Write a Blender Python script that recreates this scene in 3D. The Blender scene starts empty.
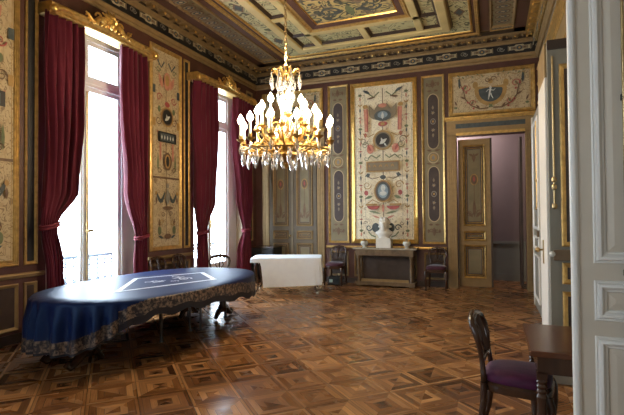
import bpy, math, random
from mathutils import Vector, Matrix
random.seed(7)
C = bpy.context.scene.collection
PI = math.pi

# ------------------------------------------------------------------ materials
def nt(name):
    m = bpy.data.materials.new(name); m.use_nodes = True
    n = m.node_tree; b = n.nodes['Principled BSDF']
    return m, n, b
def mat(name, col, rough=.5, metal=0., var=.12, scale=8., bump=0., spec=.5, stretch=(1, 1, 1), sheen=0., emit=0.):
    m, n, b = nt(name)
    tc = n.nodes.new('ShaderNodeTexCoord'); mp = n.nodes.new('ShaderNodeMapping'); mp.inputs['Scale'].default_value = stretch
    no = n.nodes.new('ShaderNodeTexNoise'); no.inputs['Scale'].default_value = scale; no.inputs['Detail'].default_value = 5
    cr = n.nodes.new('ShaderNodeValToRGB')
    cr.color_ramp.elements[0].position = .3; cr.color_ramp.elements[1].position = .7
    cr.color_ramp.elements[0].color = [c*(1-var) for c in col] + [1]
    cr.color_ramp.elements[1].color = [min(1, c*(1+var)) for c in col] + [1]
    n.links.new(tc.outputs['Object'], mp.inputs['Vector']); n.links.new(mp.outputs[0], no.inputs['Vector'])
    n.links.new(no.outputs['Fac'], cr.inputs['Fac']); n.links.new(cr.outputs['Color'], b.inputs['Base Color'])
    b.inputs['Roughness'].default_value = rough; b.inputs['Metallic'].default_value = metal
    b.inputs['Specular IOR Level'].default_value = spec
    if sheen: b.inputs['Sheen Weight'].default_value = sheen; b.inputs['Sheen Roughness'].default_value = .4
    if bump:
        bp = n.nodes.new('ShaderNodeBump'); bp.inputs['Strength'].default_value = bump; bp.inputs['Distance'].default_value = .01
        n.links.new(no.outputs['Fac'], bp.inputs['Height']); n.links.new(bp.outputs[0], b.inputs['Normal'])
    if emit:
        b.inputs['Emission Color'].default_value = list(col) + [1]; b.inputs['Emission Strength'].default_value = emit
    return m

M = dict(
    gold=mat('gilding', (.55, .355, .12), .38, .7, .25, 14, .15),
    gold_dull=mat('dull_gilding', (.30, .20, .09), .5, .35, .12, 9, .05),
    gold_bright=mat('bright_gilding', (.8, .52, .16), .28, .9, .2, 20, .1),
    gilt=mat('chandelier_gilt_bronze', (.40, .25, .075), .36, .85, .2, 20),
    railing=mat('blue_grey_railing_paint', (.13, .165, .21), .5, 0, .1, 8),
    brass=mat('brass', (.46, .33, .16), .38, 1., .15, 20),
    maroon=mat('maroon_wall_paint', (.085, .032, .022), .5, 0, .2, 5),
    umber=mat('dark_umber_paint', (.045, .027, .018), .5, 0, .25, 6),
    black=mat('black_paint', (.012, .012, .014), .5, 0, .3, 8),
    cream=mat('cream_canvas', (.60, .50, .34), .6, 0, .12, 3),
    cream2=mat('warm_cream_canvas', (.46, .35, .20), .6, 0, .15, 4),
    frieze=mat('frieze_ochre_grey', (.44, .37, .23), .6, 0, .15, 9),
    door_brown=mat('dark_brown_door_paint', (.105, .08, .048), .5, 0, .12, 4),
    olive=mat('olive_canvas', (.215, .175, .095), .6, 0, .15, 5),
    taupe=mat('taupe_paint', (.21, .165, .105), .55, 0, .15, 4),
    violet=mat('violet_medallion_paint', (.052, .033, .03), .6, 0, .2, 9),
    slate=mat('slate_paint', (.06, .075, .078), .6, 0, .25, 12),
    red=mat('rose_red_paint', (.36, .075, .065), .6, 0, .2, 12),
    pink=mat('salmon_paint', (.52, .22, .15), .6, 0, .2, 12),
    green=mat('sage_green_paint', (.15, .175, .085), .6, 0, .2, 12),
    ochre=mat('ochre_paint', (.38, .23, .075), .6, 0, .2, 12),
    brown=mat('brown_line_paint', (.15, .085, .045), .6, 0, .2, 12),
    grey=mat('grey_line_paint', (.24, .22, .18), .6, 0, .2, 12),
    pale=mat('pale_figure_paint', (.55, .56, .52), .6, 0, .2, 14),
    sky=mat('blue_grey_paint', (.22, .29, .33), .6, 0, .2, 14),
    ceil=mat('ceiling_umber', (.15, .10, .055), .55, 0, .2, 3),
    ceil_red=mat('ceiling_red_brown', (.10, .045, .03), .55, 0, .18, 2),
    beam=mat('ceiling_beam_buff', (.60, .475, .215), .5, 0, .12, 2),
    coffer=mat('coffer_sage', (.25, .235, .15), .55, 0, .18, 3),
    white_wood=mat('white_painted_wood', (.72, .70, .65), .4, 0, .04, 3),
    grey_wood=mat('grey_painted_wood', (.56, .495, .40), .42, 0, .05, 4),
    leaf_dark=mat('olive_grey_painted_wood', (.23, .215, .17), .42, 0, .08, 4),
    window_wood=mat('pale_grey_window_paint', (.72, .76, .80), .4, 0, .05, 4),
    linen=mat('reveal_cream_paint', (.45, .38, .27), .5, 0, .08, 3),
    velvet=mat('burgundy_velvet', (.105, .010, .024), .75, 0, .25, 3, .2, .2, (1, 1, .35), .25),
    tie=mat('burgundy_cord', (.16, .014, .03), .7, 0, .2, 30),
    blue_cloth=mat('navy_blue_cloth', (.0035, .012, .075), .48, 0, .1, 6, .02, .45),
    cloth_lining=mat('black_cloth_hem', (.008, .009, .018), .7, 0, .2, 10),
    cloth_white=mat('white_tablecloth_linen', (.80, .87, .99), .8, 0, .03, 10),
    print_white=mat('white_cloth_print', (.72, .76, .86), .5, 0, .03, 10),
    wood=mat('dark_walnut', (.045, .02, .011), .24, 0, .35, 10, .05, .5, (1, 1, .15)),
    wood2=mat('reddish_mahogany', (.085, .03, .014), .22, 0, .3, 9, .03, .5, (1, .2, 1)),
    console=mat('carved_brown_wood', (.14, .09, .045), .45, 0, .3, 9, .1),
    purple=mat('purple_velvet', (.062, .007, .038), .65, 0, .25, 8, .05, .3, (6, 1, 1), .12),
    dark_seat=mat('wine_upholstery', (.05, .008, .02), .7, 0, .2, 8, 0, .3, (1, 1, 1), .3),
    marble=mat('white_marble', (.68, .65, .58), .35, 0, .08, 6),
    marble_top=mat('grey_veined_marble', (.36, .31, .24), .25, 0, .3, 5),
    china=mat('pale_china', (.55, .55, .5), .2, 0, .15, 25),
    iron=mat('black_iron', (.015, .015, .016), .4, .6, .2, 10),
    steel=mat('dull_steel', (.10, .095, .09), .35, .8, .1, 10),
    candle=mat('ivory_candle_sleeve', (.85, .78, .6), .5, 0, .03, 10),
    plaster=mat('mauve_plaster', (.26, .20, .205), .7, 0, .06, 2),
    dado=mat('grey_green_dado', (.27, .28, .25), .6, 0, .06, 2),
    facade=mat('pale_stone', (.12, .13, .14), .8, 0, .08, 2),
    bag=mat('black_bag_leather', (.015, .02, .022), .35, 0, .2, 12),
    teal=mat('pale_teal_glint', (.45, .62, .62), .35, 0, .1, 12),
)
def bulbmat():
    m, n, b = nt('lit_flame_bulb'); b.inputs['Base Color'].default_value = (1, .9, .7, 1)
    b.inputs['Emission Color'].default_value = (1, .84, .58, 1); b.inputs['Emission Strength'].default_value = 26
    return m
M['bulb'] = bulbmat()
M['blue_cloth'].node_tree.nodes['Principled BSDF'].inputs['Specular Tint'].default_value = (.40, .66, 1, 1)
def crystal():
    m, n, b = nt('cut_crystal'); b.inputs['Base Color'].default_value = (.97, .96, .94, 1)
    b.inputs['Roughness'].default_value = .06; b.inputs['Transmission Weight'].default_value = .75; b.inputs['IOR'].default_value = 1.5
    b.inputs['Specular IOR Level'].default_value = .9
    return m
M['crystal'] = crystal()
def glass():
    m = bpy.data.materials.new('window_glass'); m.use_nodes = True; n = m.node_tree
    n.nodes.remove(n.nodes['Principled BSDF']); out = n.nodes['Material Output']
    t = n.nodes.new('ShaderNodeBsdfTransparent'); t.inputs[0].default_value = (.95, .97, .98, 1)
    g = n.nodes.new('ShaderNodeBsdfGlossy'); g.inputs['Roughness'].default_value = .02
    f = n.nodes.new('ShaderNodeMath'); f.operation = 'MULTIPLY_ADD'; f.inputs[1].default_value = .12; f.inputs[2].default_value = .03
    lw = n.nodes.new('ShaderNodeLayerWeight'); lw.inputs[0].default_value = .3; n.links.new(lw.outputs['Facing'], f.inputs[0])
    x = n.nodes.new('ShaderNodeMixShader')
    n.links.new(f.outputs[0], x.inputs[0]); n.links.new(t.outputs[0], x.inputs[1]); n.links.new(g.outputs[0], x.inputs[2])
    n.links.new(x.outputs[0], out.inputs[0])
    return m
M['glass'] = glass()

def brocade():
    m, n, b = nt('gold_brocade_border'); tc = n.nodes.new('ShaderNodeTexCoord')
    v = n.nodes.new('ShaderNodeTexVoronoi'); v.inputs['Scale'].default_value = 22
    w = n.nodes.new('ShaderNodeTexNoise'); w.inputs['Scale'].default_value = 34; w.inputs['Detail'].default_value = 6; w.inputs['Distortion'].default_value = .8
    cr = n.nodes.new('ShaderNodeValToRGB'); e = cr.color_ramp.elements
    e[0].position = .36; e[0].color = (.012, .011, .02, 1); e[1].position = .60; e[1].color = (.25, .18, .13, 1)
    a = n.nodes.new('ShaderNodeMath'); a.operation = 'MULTIPLY_ADD'; a.inputs[1].default_value = -.35
    n.links.new(tc.outputs['Object'], v.inputs['Vector']); n.links.new(tc.outputs['Object'], w.inputs['Vector'])
    n.links.new(v.outputs['Distance'], a.inputs[0]); n.links.new(w.outputs['Fac'], a.inputs[2])
    a2 = n.nodes.new('ShaderNodeMath'); a2.operation = 'ADD'; a2.inputs[1].default_value = .12
    n.links.new(a.outputs[0], a2.inputs[0]); n.links.new(a2.outputs[0], cr.inputs['Fac'])
    n.links.new(cr.outputs['Color'], b.inputs['Base Color']); b.inputs['Roughness'].default_value = .5
    return m
M['brocade'] = brocade()

def scrollpaint(name, base, line, scale=5., thick=.045, second=None):
    """painted arabesque ground: wandering thin scroll lines over a base colour"""
    m, n, b = nt(name); L = n.links
    tc = n.nodes.new('ShaderNodeTexCoord')
    no = n.nodes.new('ShaderNodeTexNoise'); no.inputs['Scale'].default_value = scale; no.inputs['Detail'].default_value = 1.5; no.inputs['Distortion'].default_value = 1.6
    s = n.nodes.new('ShaderNodeMath'); s.operation = 'MULTIPLY'; s.inputs[1].default_value = 5
    fr = n.nodes.new('ShaderNodeMath'); fr.operation = 'PINGPONG'; fr.inputs[1].default_value = .5
    cr = n.nodes.new('ShaderNodeValToRGB'); e = cr.color_ramp.elements
    e[0].position = thick*2; e[0].color = list(line)+[1]; e[1].position = thick*2+.06; e[1].color = list(base)+[1]
    no2 = n.nodes.new('ShaderNodeTexNoise'); no2.inputs['Scale'].default_value = scale*1.7; no2.inputs['Detail'].default_value = 3
    cr2 = n.nodes.new('ShaderNodeValToRGB'); e = cr2.color_ramp.elements; e[0].position = .55; e[1].position = .66
    e[0].color = (0, 0, 0, 1); e[1].color = (1, 1, 1, 1)
    mx = n.nodes.new('ShaderNodeMix'); mx.data_type = 'RGBA'
    L.new(tc.outputs['Object'], no.inputs['Vector']); L.new(tc.outputs['Object'], no2.inputs['Vector'])
    L.new(no.outputs['Fac'], s.inputs[0]); L.new(s.outputs[0], fr.inputs[0]); L.new(fr.outputs[0], cr.inputs['Fac'])
    L.new(no2.outputs['Fac'], cr2.inputs['Fac'])
    L.new(cr2.outputs['Color'], mx.inputs['Factor']); L.new(cr.outputs['Color'], mx.inputs[6])
    mx.inputs[7].default_value = list(second or base)+[1]
    L.new(mx.outputs[2], b.inputs['Base Color']); b.inputs['Roughness'].default_value = .6
    return m
M['paint_border'] = scrollpaint('painted_ceiling_border', (.50, .46, .25), (.10, .10, .05), 3.4, .05, (.38, .31, .17))
M['paint_coffer'] = scrollpaint('painted_coffer_scrolls', (.54, .42, .17), (.06, .065, .05), 3., .09, (.2, .15, .10))
M['paint_olive'] = scrollpaint('painted_olive_scrolls', (.30, .25, .15), (.12, .085, .055), 9., .06, (.24, .19, .115))

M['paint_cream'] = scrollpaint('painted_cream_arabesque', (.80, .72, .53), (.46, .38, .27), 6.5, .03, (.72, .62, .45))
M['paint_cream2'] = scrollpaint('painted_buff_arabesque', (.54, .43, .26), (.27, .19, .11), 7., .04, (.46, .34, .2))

def parquet():
    m, n, b = nt('oak_parquet'); L = n.links
    def math_(op, a, c=None, d=None):
        x = n.nodes.new('ShaderNodeMath'); x.operation = op
        for i, v in enumerate((a, c, d)):
            if v is None: continue
            if isinstance(v, (int, float)): x.inputs[i].default_value = v
            else: L.new(v, x.inputs[i])
        return x.outputs[0]
    tc = n.nodes.new('ShaderNodeTexCoord'); sp = n.nodes.new('ShaderNodeSeparateXYZ'); L.new(tc.outputs['Object'], sp.inputs[0])
    X, Y = sp.outputs[0], sp.outputs[1]
    S = .42; r2 = 1/math.sqrt(2)
    p = math_('MULTIPLY', math_('ADD', X, Y), r2); q = math_('MULTIPLY', math_('SUBTRACT', Y, X), r2)
    p = math_('DIVIDE', math_('SUBTRACT', p, 1.28-S/2), S); q = math_('DIVIDE', math_('SUBTRACT', q, 3.38-S/2), S)
    ip, iq = math_('FLOOR', p), math_('FLOOR', q)
    fp = math_('SUBTRACT', math_('SUBTRACT', p, ip), .5); fq = math_('SUBTRACT', math_('SUBTRACT', q, iq), .5)
    ap, aq = math_('ABSOLUTE', fp), math_('ABSOLUTE', fq)
    mx = math_('MAXIMUM', ap, aq)
    ring_f = math_('MULTIPLY', mx, 7.0); ring = math_('FLOOR', ring_f)
    horiz = math_('GREATER_THAN', ap, aq)                     # which pair of sides
    sgn = math_('MULTIPLY_ADD', horiz, math_('SIGN', fp), math_('MULTIPLY', math_('SUBTRACT', 1, horiz), math_('SIGN', fq)))
    cb = n.nodes.new('ShaderNodeCombineXYZ')
    L.new(math_('ADD', ip, math_('MULTIPLY', horiz, .37)), cb.inputs[0]); L.new(math_('ADD', iq, math_('MULTIPLY', sgn, .21)), cb.inputs[1]); L.new(ring, cb.inputs[2])
    wn = n.nodes.new('ShaderNodeTexWhiteNoise'); L.new(cb.outputs[0], wn.inputs['Vector'])
    cb2 = n.nodes.new('ShaderNodeCombineXYZ'); L.new(ip, cb2.inputs[0]); L.new(iq, cb2.inputs[1])
    wn2 = n.nodes.new('ShaderNodeTexWhiteNoise'); L.new(cb2.outputs[0], wn2.inputs['Vector'])
    # grain along the board
    gu = math_('MULTIPLY_ADD', horiz, q, math_('MULTIPLY', math_('SUBTRACT', 1, horiz), p))
    gv = math_('MULTIPLY_ADD', horiz, p, math_('MULTIPLY', math_('SUBTRACT', 1, horiz), q))
    cb3 = n.nodes.new('ShaderNodeCombineXYZ'); L.new(math_('MULTIPLY', gu, 1.2), cb3.inputs[0]); L.new(math_('MULTIPLY', gv, 16), cb3.inputs[1]); L.new(wn.outputs['Value'], cb3.inputs[2])
    gr = n.nodes.new('ShaderNodeTexNoise'); gr.inputs['Scale'].default_value = 2.2; gr.inputs['Detail'].default_value = 4; L.new(cb3.outputs[0], gr.inputs['Vector'])
    cb4 = n.nodes.new('ShaderNodeCombineXYZ'); L.new(ip, cb4.inputs[0]); L.new(iq, cb4.inputs[1]); L.new(ring, cb4.inputs[2])
    wn4 = n.nodes.new('ShaderNodeTexWhiteNoise'); L.new(cb4.outputs[0], wn4.inputs['Vector'])
    par = math_('MODULO', ring, 2)
    tone = math_('ADD', math_('MULTIPLY', wn.outputs['Value'], .22), math_('MULTIPLY', wn2.outputs['Value'], .12))
    tone = math_('ADD', tone, math_('MULTIPLY', wn4.outputs['Value'], .26))
    tone = math_('ADD', tone, math_('MULTIPLY', par, .12))
    tone = math_('ADD', tone, math_('MULTIPLY', gr.outputs['Fac'], .30))
    tone = math_('ADD', tone, math_('MULTIPLY', horiz, .05))
    cr = n.nodes.new('ShaderNodeValToRGB'); L.new(tone, cr.inputs['Fac']); e = cr.color_ramp.elements
    e[0].position = .26; e[0].color = (.055, .020, .008, 1)
    e[1].position = .84; e[1].color = (.60, .315, .125, 1)
    k = e.new(.54); k.color = (.245, .105, .038, 1)
    # seams
    fr = math_('FRACT', ring_f); d = math_('MINIMUM', fr, math_('SUBTRACT', 1, fr))
    seam = math_('LESS_THAN', d, .045)
    edge = math_('GREATER_THAN', mx, .488); diag = math_('LESS_THAN', math_('ABSOLUTE', math_('SUBTRACT', ap, aq)), .006)
    seam = math_('MAXIMUM', seam, edge)
    mix = n.nodes.new('ShaderNodeMix'); mix.data_type = 'RGBA'; L.new(math_('MULTIPLY', seam, .72), mix.inputs['Factor'])
    L.new(cr.outputs['Color'], mix.inputs[6]); mix.inputs[7].default_value = (.03, .013, .006, 1)
    L.new(mix.outputs[2], b.inputs['Base Color'])
    wr = n.nodes.new('ShaderNodeTexNoise'); wr.inputs['Scale'].default_value = 1.7; wr.inputs['Detail'].default_value = 3
    L.new(tc.outputs['Object'], wr.inputs['Vector'])
    L.new(math_('ADD', math_('MULTIPLY_ADD', wr.outputs['Fac'], .2, .12), math_('MULTIPLY', wn.outputs['Value'], .12)), b.inputs['Roughness'])
    b.inputs['Specular IOR Level'].default_value = .32
    bp = n.nodes.new('ShaderNodeBump'); bp.inputs['Strength'].default_value = .12; bp.inputs['Distance'].default_value = .004
    L.new(math_('SUBTRACT', math_('MULTIPLY', wn.outputs['Value'], .6), seam), bp.inputs['Height']); L.new(bp.outputs[0], b.inputs['Normal'])
    return m
M['parquet'] = parquet()

# ------------------------------------------------------------------ mesh builder
class MB:
    def __init__(s): s.v = []; s.f = []; s.m = []; s.mats = []; s.cur = 0
    def use(s, key):
        if key not in s.mats: s.mats.append(key)
        s.cur = s.mats.index(key); return s
    def add(s, vs, fs):
        o = len(s.v); s.v += [tuple(p) for p in vs]
        for f in fs: s.f.append([i+o for i in f]); s.m.append(s.cur)
    def box(s, x0, x1, y0, y1, z0, z1):
        s.add([(x0,y0,z0),(x1,y0,z0),(x1,y1,z0),(x0,y1,z0),(x0,y0,z1),(x1,y0,z1),(x1,y1,z1),(x0,y1,z1)],
              [(0,3,2,1),(4,5,6,7),(0,1,5,4),(1,2,6,5),(2,3,7,6),(3,0,4,7)])
    def lathe(s, prof, c=(0,0,0), seg=16, axis='z', sx=1, sy=1):
        vs = []; fs = []; n = len(prof)
        for r, h in prof:
            for k in range(seg):
                a = 2*PI*k/seg
                vs.append((c[0]+r*math.cos(a)*sx, c[1]+r*math.sin(a)*sy, c[2]+h))
        for i in range(n-1):
            for k in range(seg):
                k2 = (k+1) % seg
                fs.append((i*seg+k, i*seg+k2, (i+1)*seg+k2, (i+1)*seg+k))
        fs.append(list(range(seg))[::-1]); fs.append([(n-1)*seg+k for k in range(seg)])
        s.add(vs, fs)
    def tube(s, pts, rad, seg=8, closed=False, flat=1.):
        pts = [Vector(p) for p in pts]; n = len(pts)
        if not isinstance(rad, (list, tuple)): rad = [rad]*n
        vs = []; fs = []; prev = None
        for i, p in enumerate(pts):
            a = pts[(i-1) % n] if (closed or i) else p; b = pts[(i+1) % n] if (closed or i < n-1) else p
            t = (b-a).normalized()
            if prev is None:
                up = Vector((0,0,1)) if abs(t.z) < .9 else Vector((1,0,0))
                u = t.cross(up).normalized()
            else:
                u = (prev - t*prev.dot(t)).normalized()
            prev = u; w = t.cross(u)
            for k in range(seg):
                an = 2*PI*k/seg; vs.append(p + (u*math.cos(an) + w*math.sin(an)*flat)*rad[i])
        for i in range(n if closed else n-1):
            j = (i+1) % n
            for k in range(seg):
                k2 = (k+1) % seg; fs.append((i*seg+k, i*seg+k2, j*seg+k2, j*seg+k))
        if not closed: fs.append(list(range(seg))[::-1]); fs.append([(n-1)*seg+k for k in range(seg)])
        s.add(vs, fs)
    def ball(s, c, r, seg=10, rings=6, sc=(1,1,1)):
        prof = [(max(1e-4, math.sin(PI*i/rings))*1., -math.cos(PI*i/rings)) for i in range(rings+1)]
        vs = []; fs = []
        for q, h in prof:
            for k in range(seg):
                a = 2*PI*k/seg; vs.append((c[0]+r*q*math.cos(a)*sc[0], c[1]+r*q*math.sin(a)*sc[1], c[2]+r*h*sc[2]))
        for i in range(rings):
            for k in range(seg):
                k2 = (k+1) % seg; fs.append((i*seg+k, i*seg+k2, (i+1)*seg+k2, (i+1)*seg+k))
        s.add(vs, fs)
    def build(s, name, parent=None, smooth=True, loc=(0,0,0), rotz=0, bevel=0, angle=.7):
        me = bpy.data.meshes.new(name); me.from_pydata(s.v, [], s.f)
        for k in s.mats: me.materials.append(M[k])
        me.polygons.foreach_set('material_index', s.m)
        if smooth:
            me.polygons.foreach_set('use_smooth', [True]*len(me.polygons)); me.set_sharp_from_angle(angle=angle)
        me.update()
        o = bpy.data.objects.new(name, me); C.objects.link(o); o.location = loc; o.rotation_euler = (0,0,rotz)
        if parent: o.parent = parent
        if bevel:
            b = o.modifiers.new('bevel', 'BEVEL'); b.width = bevel; b.segments = 2; b.limit_method = 'ANGLE'; b.angle_limit = .6
        return o
def new(key): return MB().use(key)
def thing(name, label, cat, loc=(0,0,0), rotz=0, group=None):
    o = bpy.data.objects.new(name, None); C.objects.link(o); o.location = loc; o.rotation_euler = (0,0,rotz)
    o['label'] = label; o['category'] = cat
    if group: o['group'] = group
    return o
def mark(o, label, cat, group=None):
    o['label'] = label; o['category'] = cat
    if group: o['group'] = group
    return o
def struct(o, label=None, cat='room'):
    o['kind'] = 'structure'
    if label: o['label'] = label; o['category'] = cat
    return o
def copy_tree(o, parent=None):
    kids = [c for c in o.children]
    c = o.copy(); C.objects.link(c)
    if parent: c.parent = parent
    for k in kids: copy_tree(k, c)
    return c

class Plane:
    """a vertical or horizontal painted plane: O + u*U + v*V + n*N"""
    def __init__(s, O, U, V, N): s.O, s.U, s.V, s.N = Vector(O), Vector(U), Vector(V), Vector(N)
    def P(s, u, v, n=0): return s.O + s.U*u + s.V*v + s.N*n
def ringframe(mb, pl, u0, u1, v0, v1, prof, fill=False, back=True):
    """mitred frame: prof = [(inset, height)...] from outer edge to inner edge"""
    vs = []; fs = []
    for i, h in prof:
        vs += [pl.P(u0+i, v0+i, h), pl.P(u1-i, v0+i, h), pl.P(u1-i, v1-i, h), pl.P(u0+i, v1-i, h)]
    n = len(prof)
    for r in range(n-1):
        for k in range(4):
            k2 = (k+1) % 4; fs.append((r*4+k, r*4+k2, (r+1)*4+k2, (r+1)*4+k))
    if fill: fs.append([(n-1)*4+k for k in range(4)])
    elif back:
        for k in range(4):
            k2 = (k+1) % 4; fs.append(((n-1)*4+k, (n-1)*4+k2, k2, k))
    mb.add(vs, fs)
def slab(mb, pl, u0, u1, v0, v1, n0, n1):
    vs = [pl.P(u, v, n) for n in (n0, n1) for u, v in ((u0,v0),(u1,v0),(u1,v1),(u0,v1))]
    mb.add(vs, [(0,3,2,1),(4,5,6,7),(0,1,5,4),(1,2,6,5),(2,3,7,6),(3,0,4,7)])

class Paint:
    """flat painted motifs on a plane, each shape a hair above the last"""
    def __init__(s, mb, pl, n0): s.mb, s.pl, s.n, s.step = mb, pl, n0, .0006
    def up(s): s.n += s.step
    def poly(s, pts, key):
        s.mb.use(key); s.up(); s.mb.add([s.pl.P(u, v, s.n) for u, v in pts], [list(range(len(pts)))])
    def ell(s, u, v, a, b, key, seg=22, a0=0, a1=2*PI):
        s.poly([(u+a*math.cos(a0+(a1-a0)*k/seg), v+b*math.sin(a0+(a1-a0)*k/seg)) for k in range(seg+(0 if a1-a0 >= 6.28 else 1))], key)
    def rect(s, u0, u1, v0, v1, key): s.poly([(u0,v0),(u1,v0),(u1,v1),(u0,v1)], key)
    def stroke(s, pts, w, key):
        s.mb.use(key); s.up(); n = len(pts); vs = []
        for i, (u, v) in enumerate(pts):
            a = pts[max(0, i-1)]; b = pts[min(n-1, i+1)]; du, dv = b[0]-a[0], b[1]-a[1]; l = math.hypot(du, dv) or 1
            ww = (w[i] if isinstance(w, (list, tuple)) else w)/2
            vs += [s.pl.P(u-dv/l*ww, v+du/l*ww, s.n), s.pl.P(u+dv/l*ww, v-du/l*ww, s.n)]
        s.mb.add(vs, [(2*i, 2*i+1, 2*i+3, 2*i+2) for i in range(n-1)])
    def scroll(s, u, v, r, key, w=.02, d=1, turns=1.4, ph=0, sx=1):
        n = int(18*turns)
        s.stroke([(u+sx*r*(1-.8*i/n)*math.cos(ph+d*2*PI*turns*i/n), v+r*(1-.8*i/n)*math.sin(ph+d*2*PI*turns*i/n)) for i in range(n+1)],
                 [w*(1-.5*i/n) for i in range(n+1)], key)
    def leaf(s, u, v, ang, l, w, key):
        c, q = math.cos(ang), math.sin(ang); pts = []
        for t, k in ((0,0),(.25,.8),(.5,1),(.8,.5),(1,0),(.8,-.5),(.5,-1),(.25,-.8)):
            pts.append((u+c*l*t-q*w*k/2, v+q*l*t+c*w*k/2))
        s.poly(pts, key)
    def sym(s, cu, fn):
        for d in (-1, 1): fn(lambda u: cu+d*u, d)

FR = [(0,0),(0,.03),(.018,.042),(.035,.03),(.05,.036),(.065,.024),(.085,.03),(.1,.008)]      # big gilt frame
FS = [(0,0),(0,.02),(.012,.028),(.026,.02),(.036,.014),(.045,.006)]                            # small gilt frame
def scaled(p, k): return [(i*k, h*k) for i, h in p]

# ------------------------------------------------------------------ room constants
XL, XR, YB, YF, ZC = -5.75, .95, 10.7, -2.9, 5.42
XM = -2.4
WINS = [(-2.2, -.2), (4.6, 6.6), (7.98, 10.03)]     # openings along the left wall
HW = 4.6

# floor
mb = new('parquet'); mb.box(-6.35, 1.3, YF-.2, 12.45, -.1, 0)
struct(mb.build('floor', smooth=False))
# ceiling slab
mb = new('ceil'); mb.box(-6.35, 1.3, YF-.2, 12.45, ZC, ZC+.12)
ceiling = struct(mb.build('ceiling', smooth=False))
# left wall with openings
mb = new('maroon'); ys = [YF-.2]
for a, b in WINS: ys += [a, b]
ys.append(YB+.25)
for i in range(0, len(ys), 2): mb.box(-6.3, XL, ys[i], ys[i+1], 0, ZC)
for a, b in WINS: mb.box(-6.3, XL, a, b, HW, ZC)
wall_left = struct(mb.build('wall_left', smooth=False))
# back wall with door opening
DX0, DX1, DZ = -.73, .66, 3.36
mb = new('maroon'); mb.box(XL, DX0, YB, YB+.25, 0, ZC); mb.box(DX1, XR, YB, YB+.25, 0, ZC); mb.box(DX0, DX1, YB, YB+.25, DZ, ZC)
wall_back = struct(mb.build('wall_back', smooth=False))
mb = new('taupe'); mb.box(XR, XR+.3, YF-.2, YB+.25, 0, ZC)
wall_right = struct(mb.build('wall_right', smooth=False))
mb = new('linen')
for a, b, c, d in ((-6.3, -.9, 0, ZC), (-.4, XR, 0, ZC), (-.9, -.4, 0, 1.1), (-.9, -.4, 3.2, ZC)): mb.box(a, b, YF-.2, YF, c, d)
struct(mb.build('wall_front', smooth=False))

PB = Plane((0, YB, 0), (1,0,0), (0,0,1), (0,-1,0))          # back wall plane, u = X, v = Z
PL = Plane((XL, 0, 0), (0,1,0), (0,0,1), (1,0,0))           # left wall plane, u = Y
PR = Plane((XR, 0, 0), (0,1,0), (0,0,1), (-1,0,0))          # right wall plane, u = Y
PC = Plane((0, 0, ZC), (1,0,0), (0,1,0), (0,0,-1))          # ceiling, u = X, v = Y

# ------------------------------------------------------------------ painted panels of the back wall
def panel(wall, pl, u0, u1, v0, v1, ground, frame, fkey, name='painted_panel', paint=None, label=None):
    fw = frame[-1][0]
    mb = new(ground); slab(mb, pl, u0+fw*.6, u1-fw*.6, v0+fw*.6, v1-fw*.6, -.01, .004)
    if paint: paint(Paint(mb, pl, .0045), u0+fw, u1-fw, v0+fw, v1-fw)
    p = mb.build(name, wall, smooth=False)
    if label: p['label'] = label
    f = new(fkey); ringframe(f, pl, u0, u1, v0, v1, frame); f.build('gilt_frame', p, angle=.4)
    return p

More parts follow.
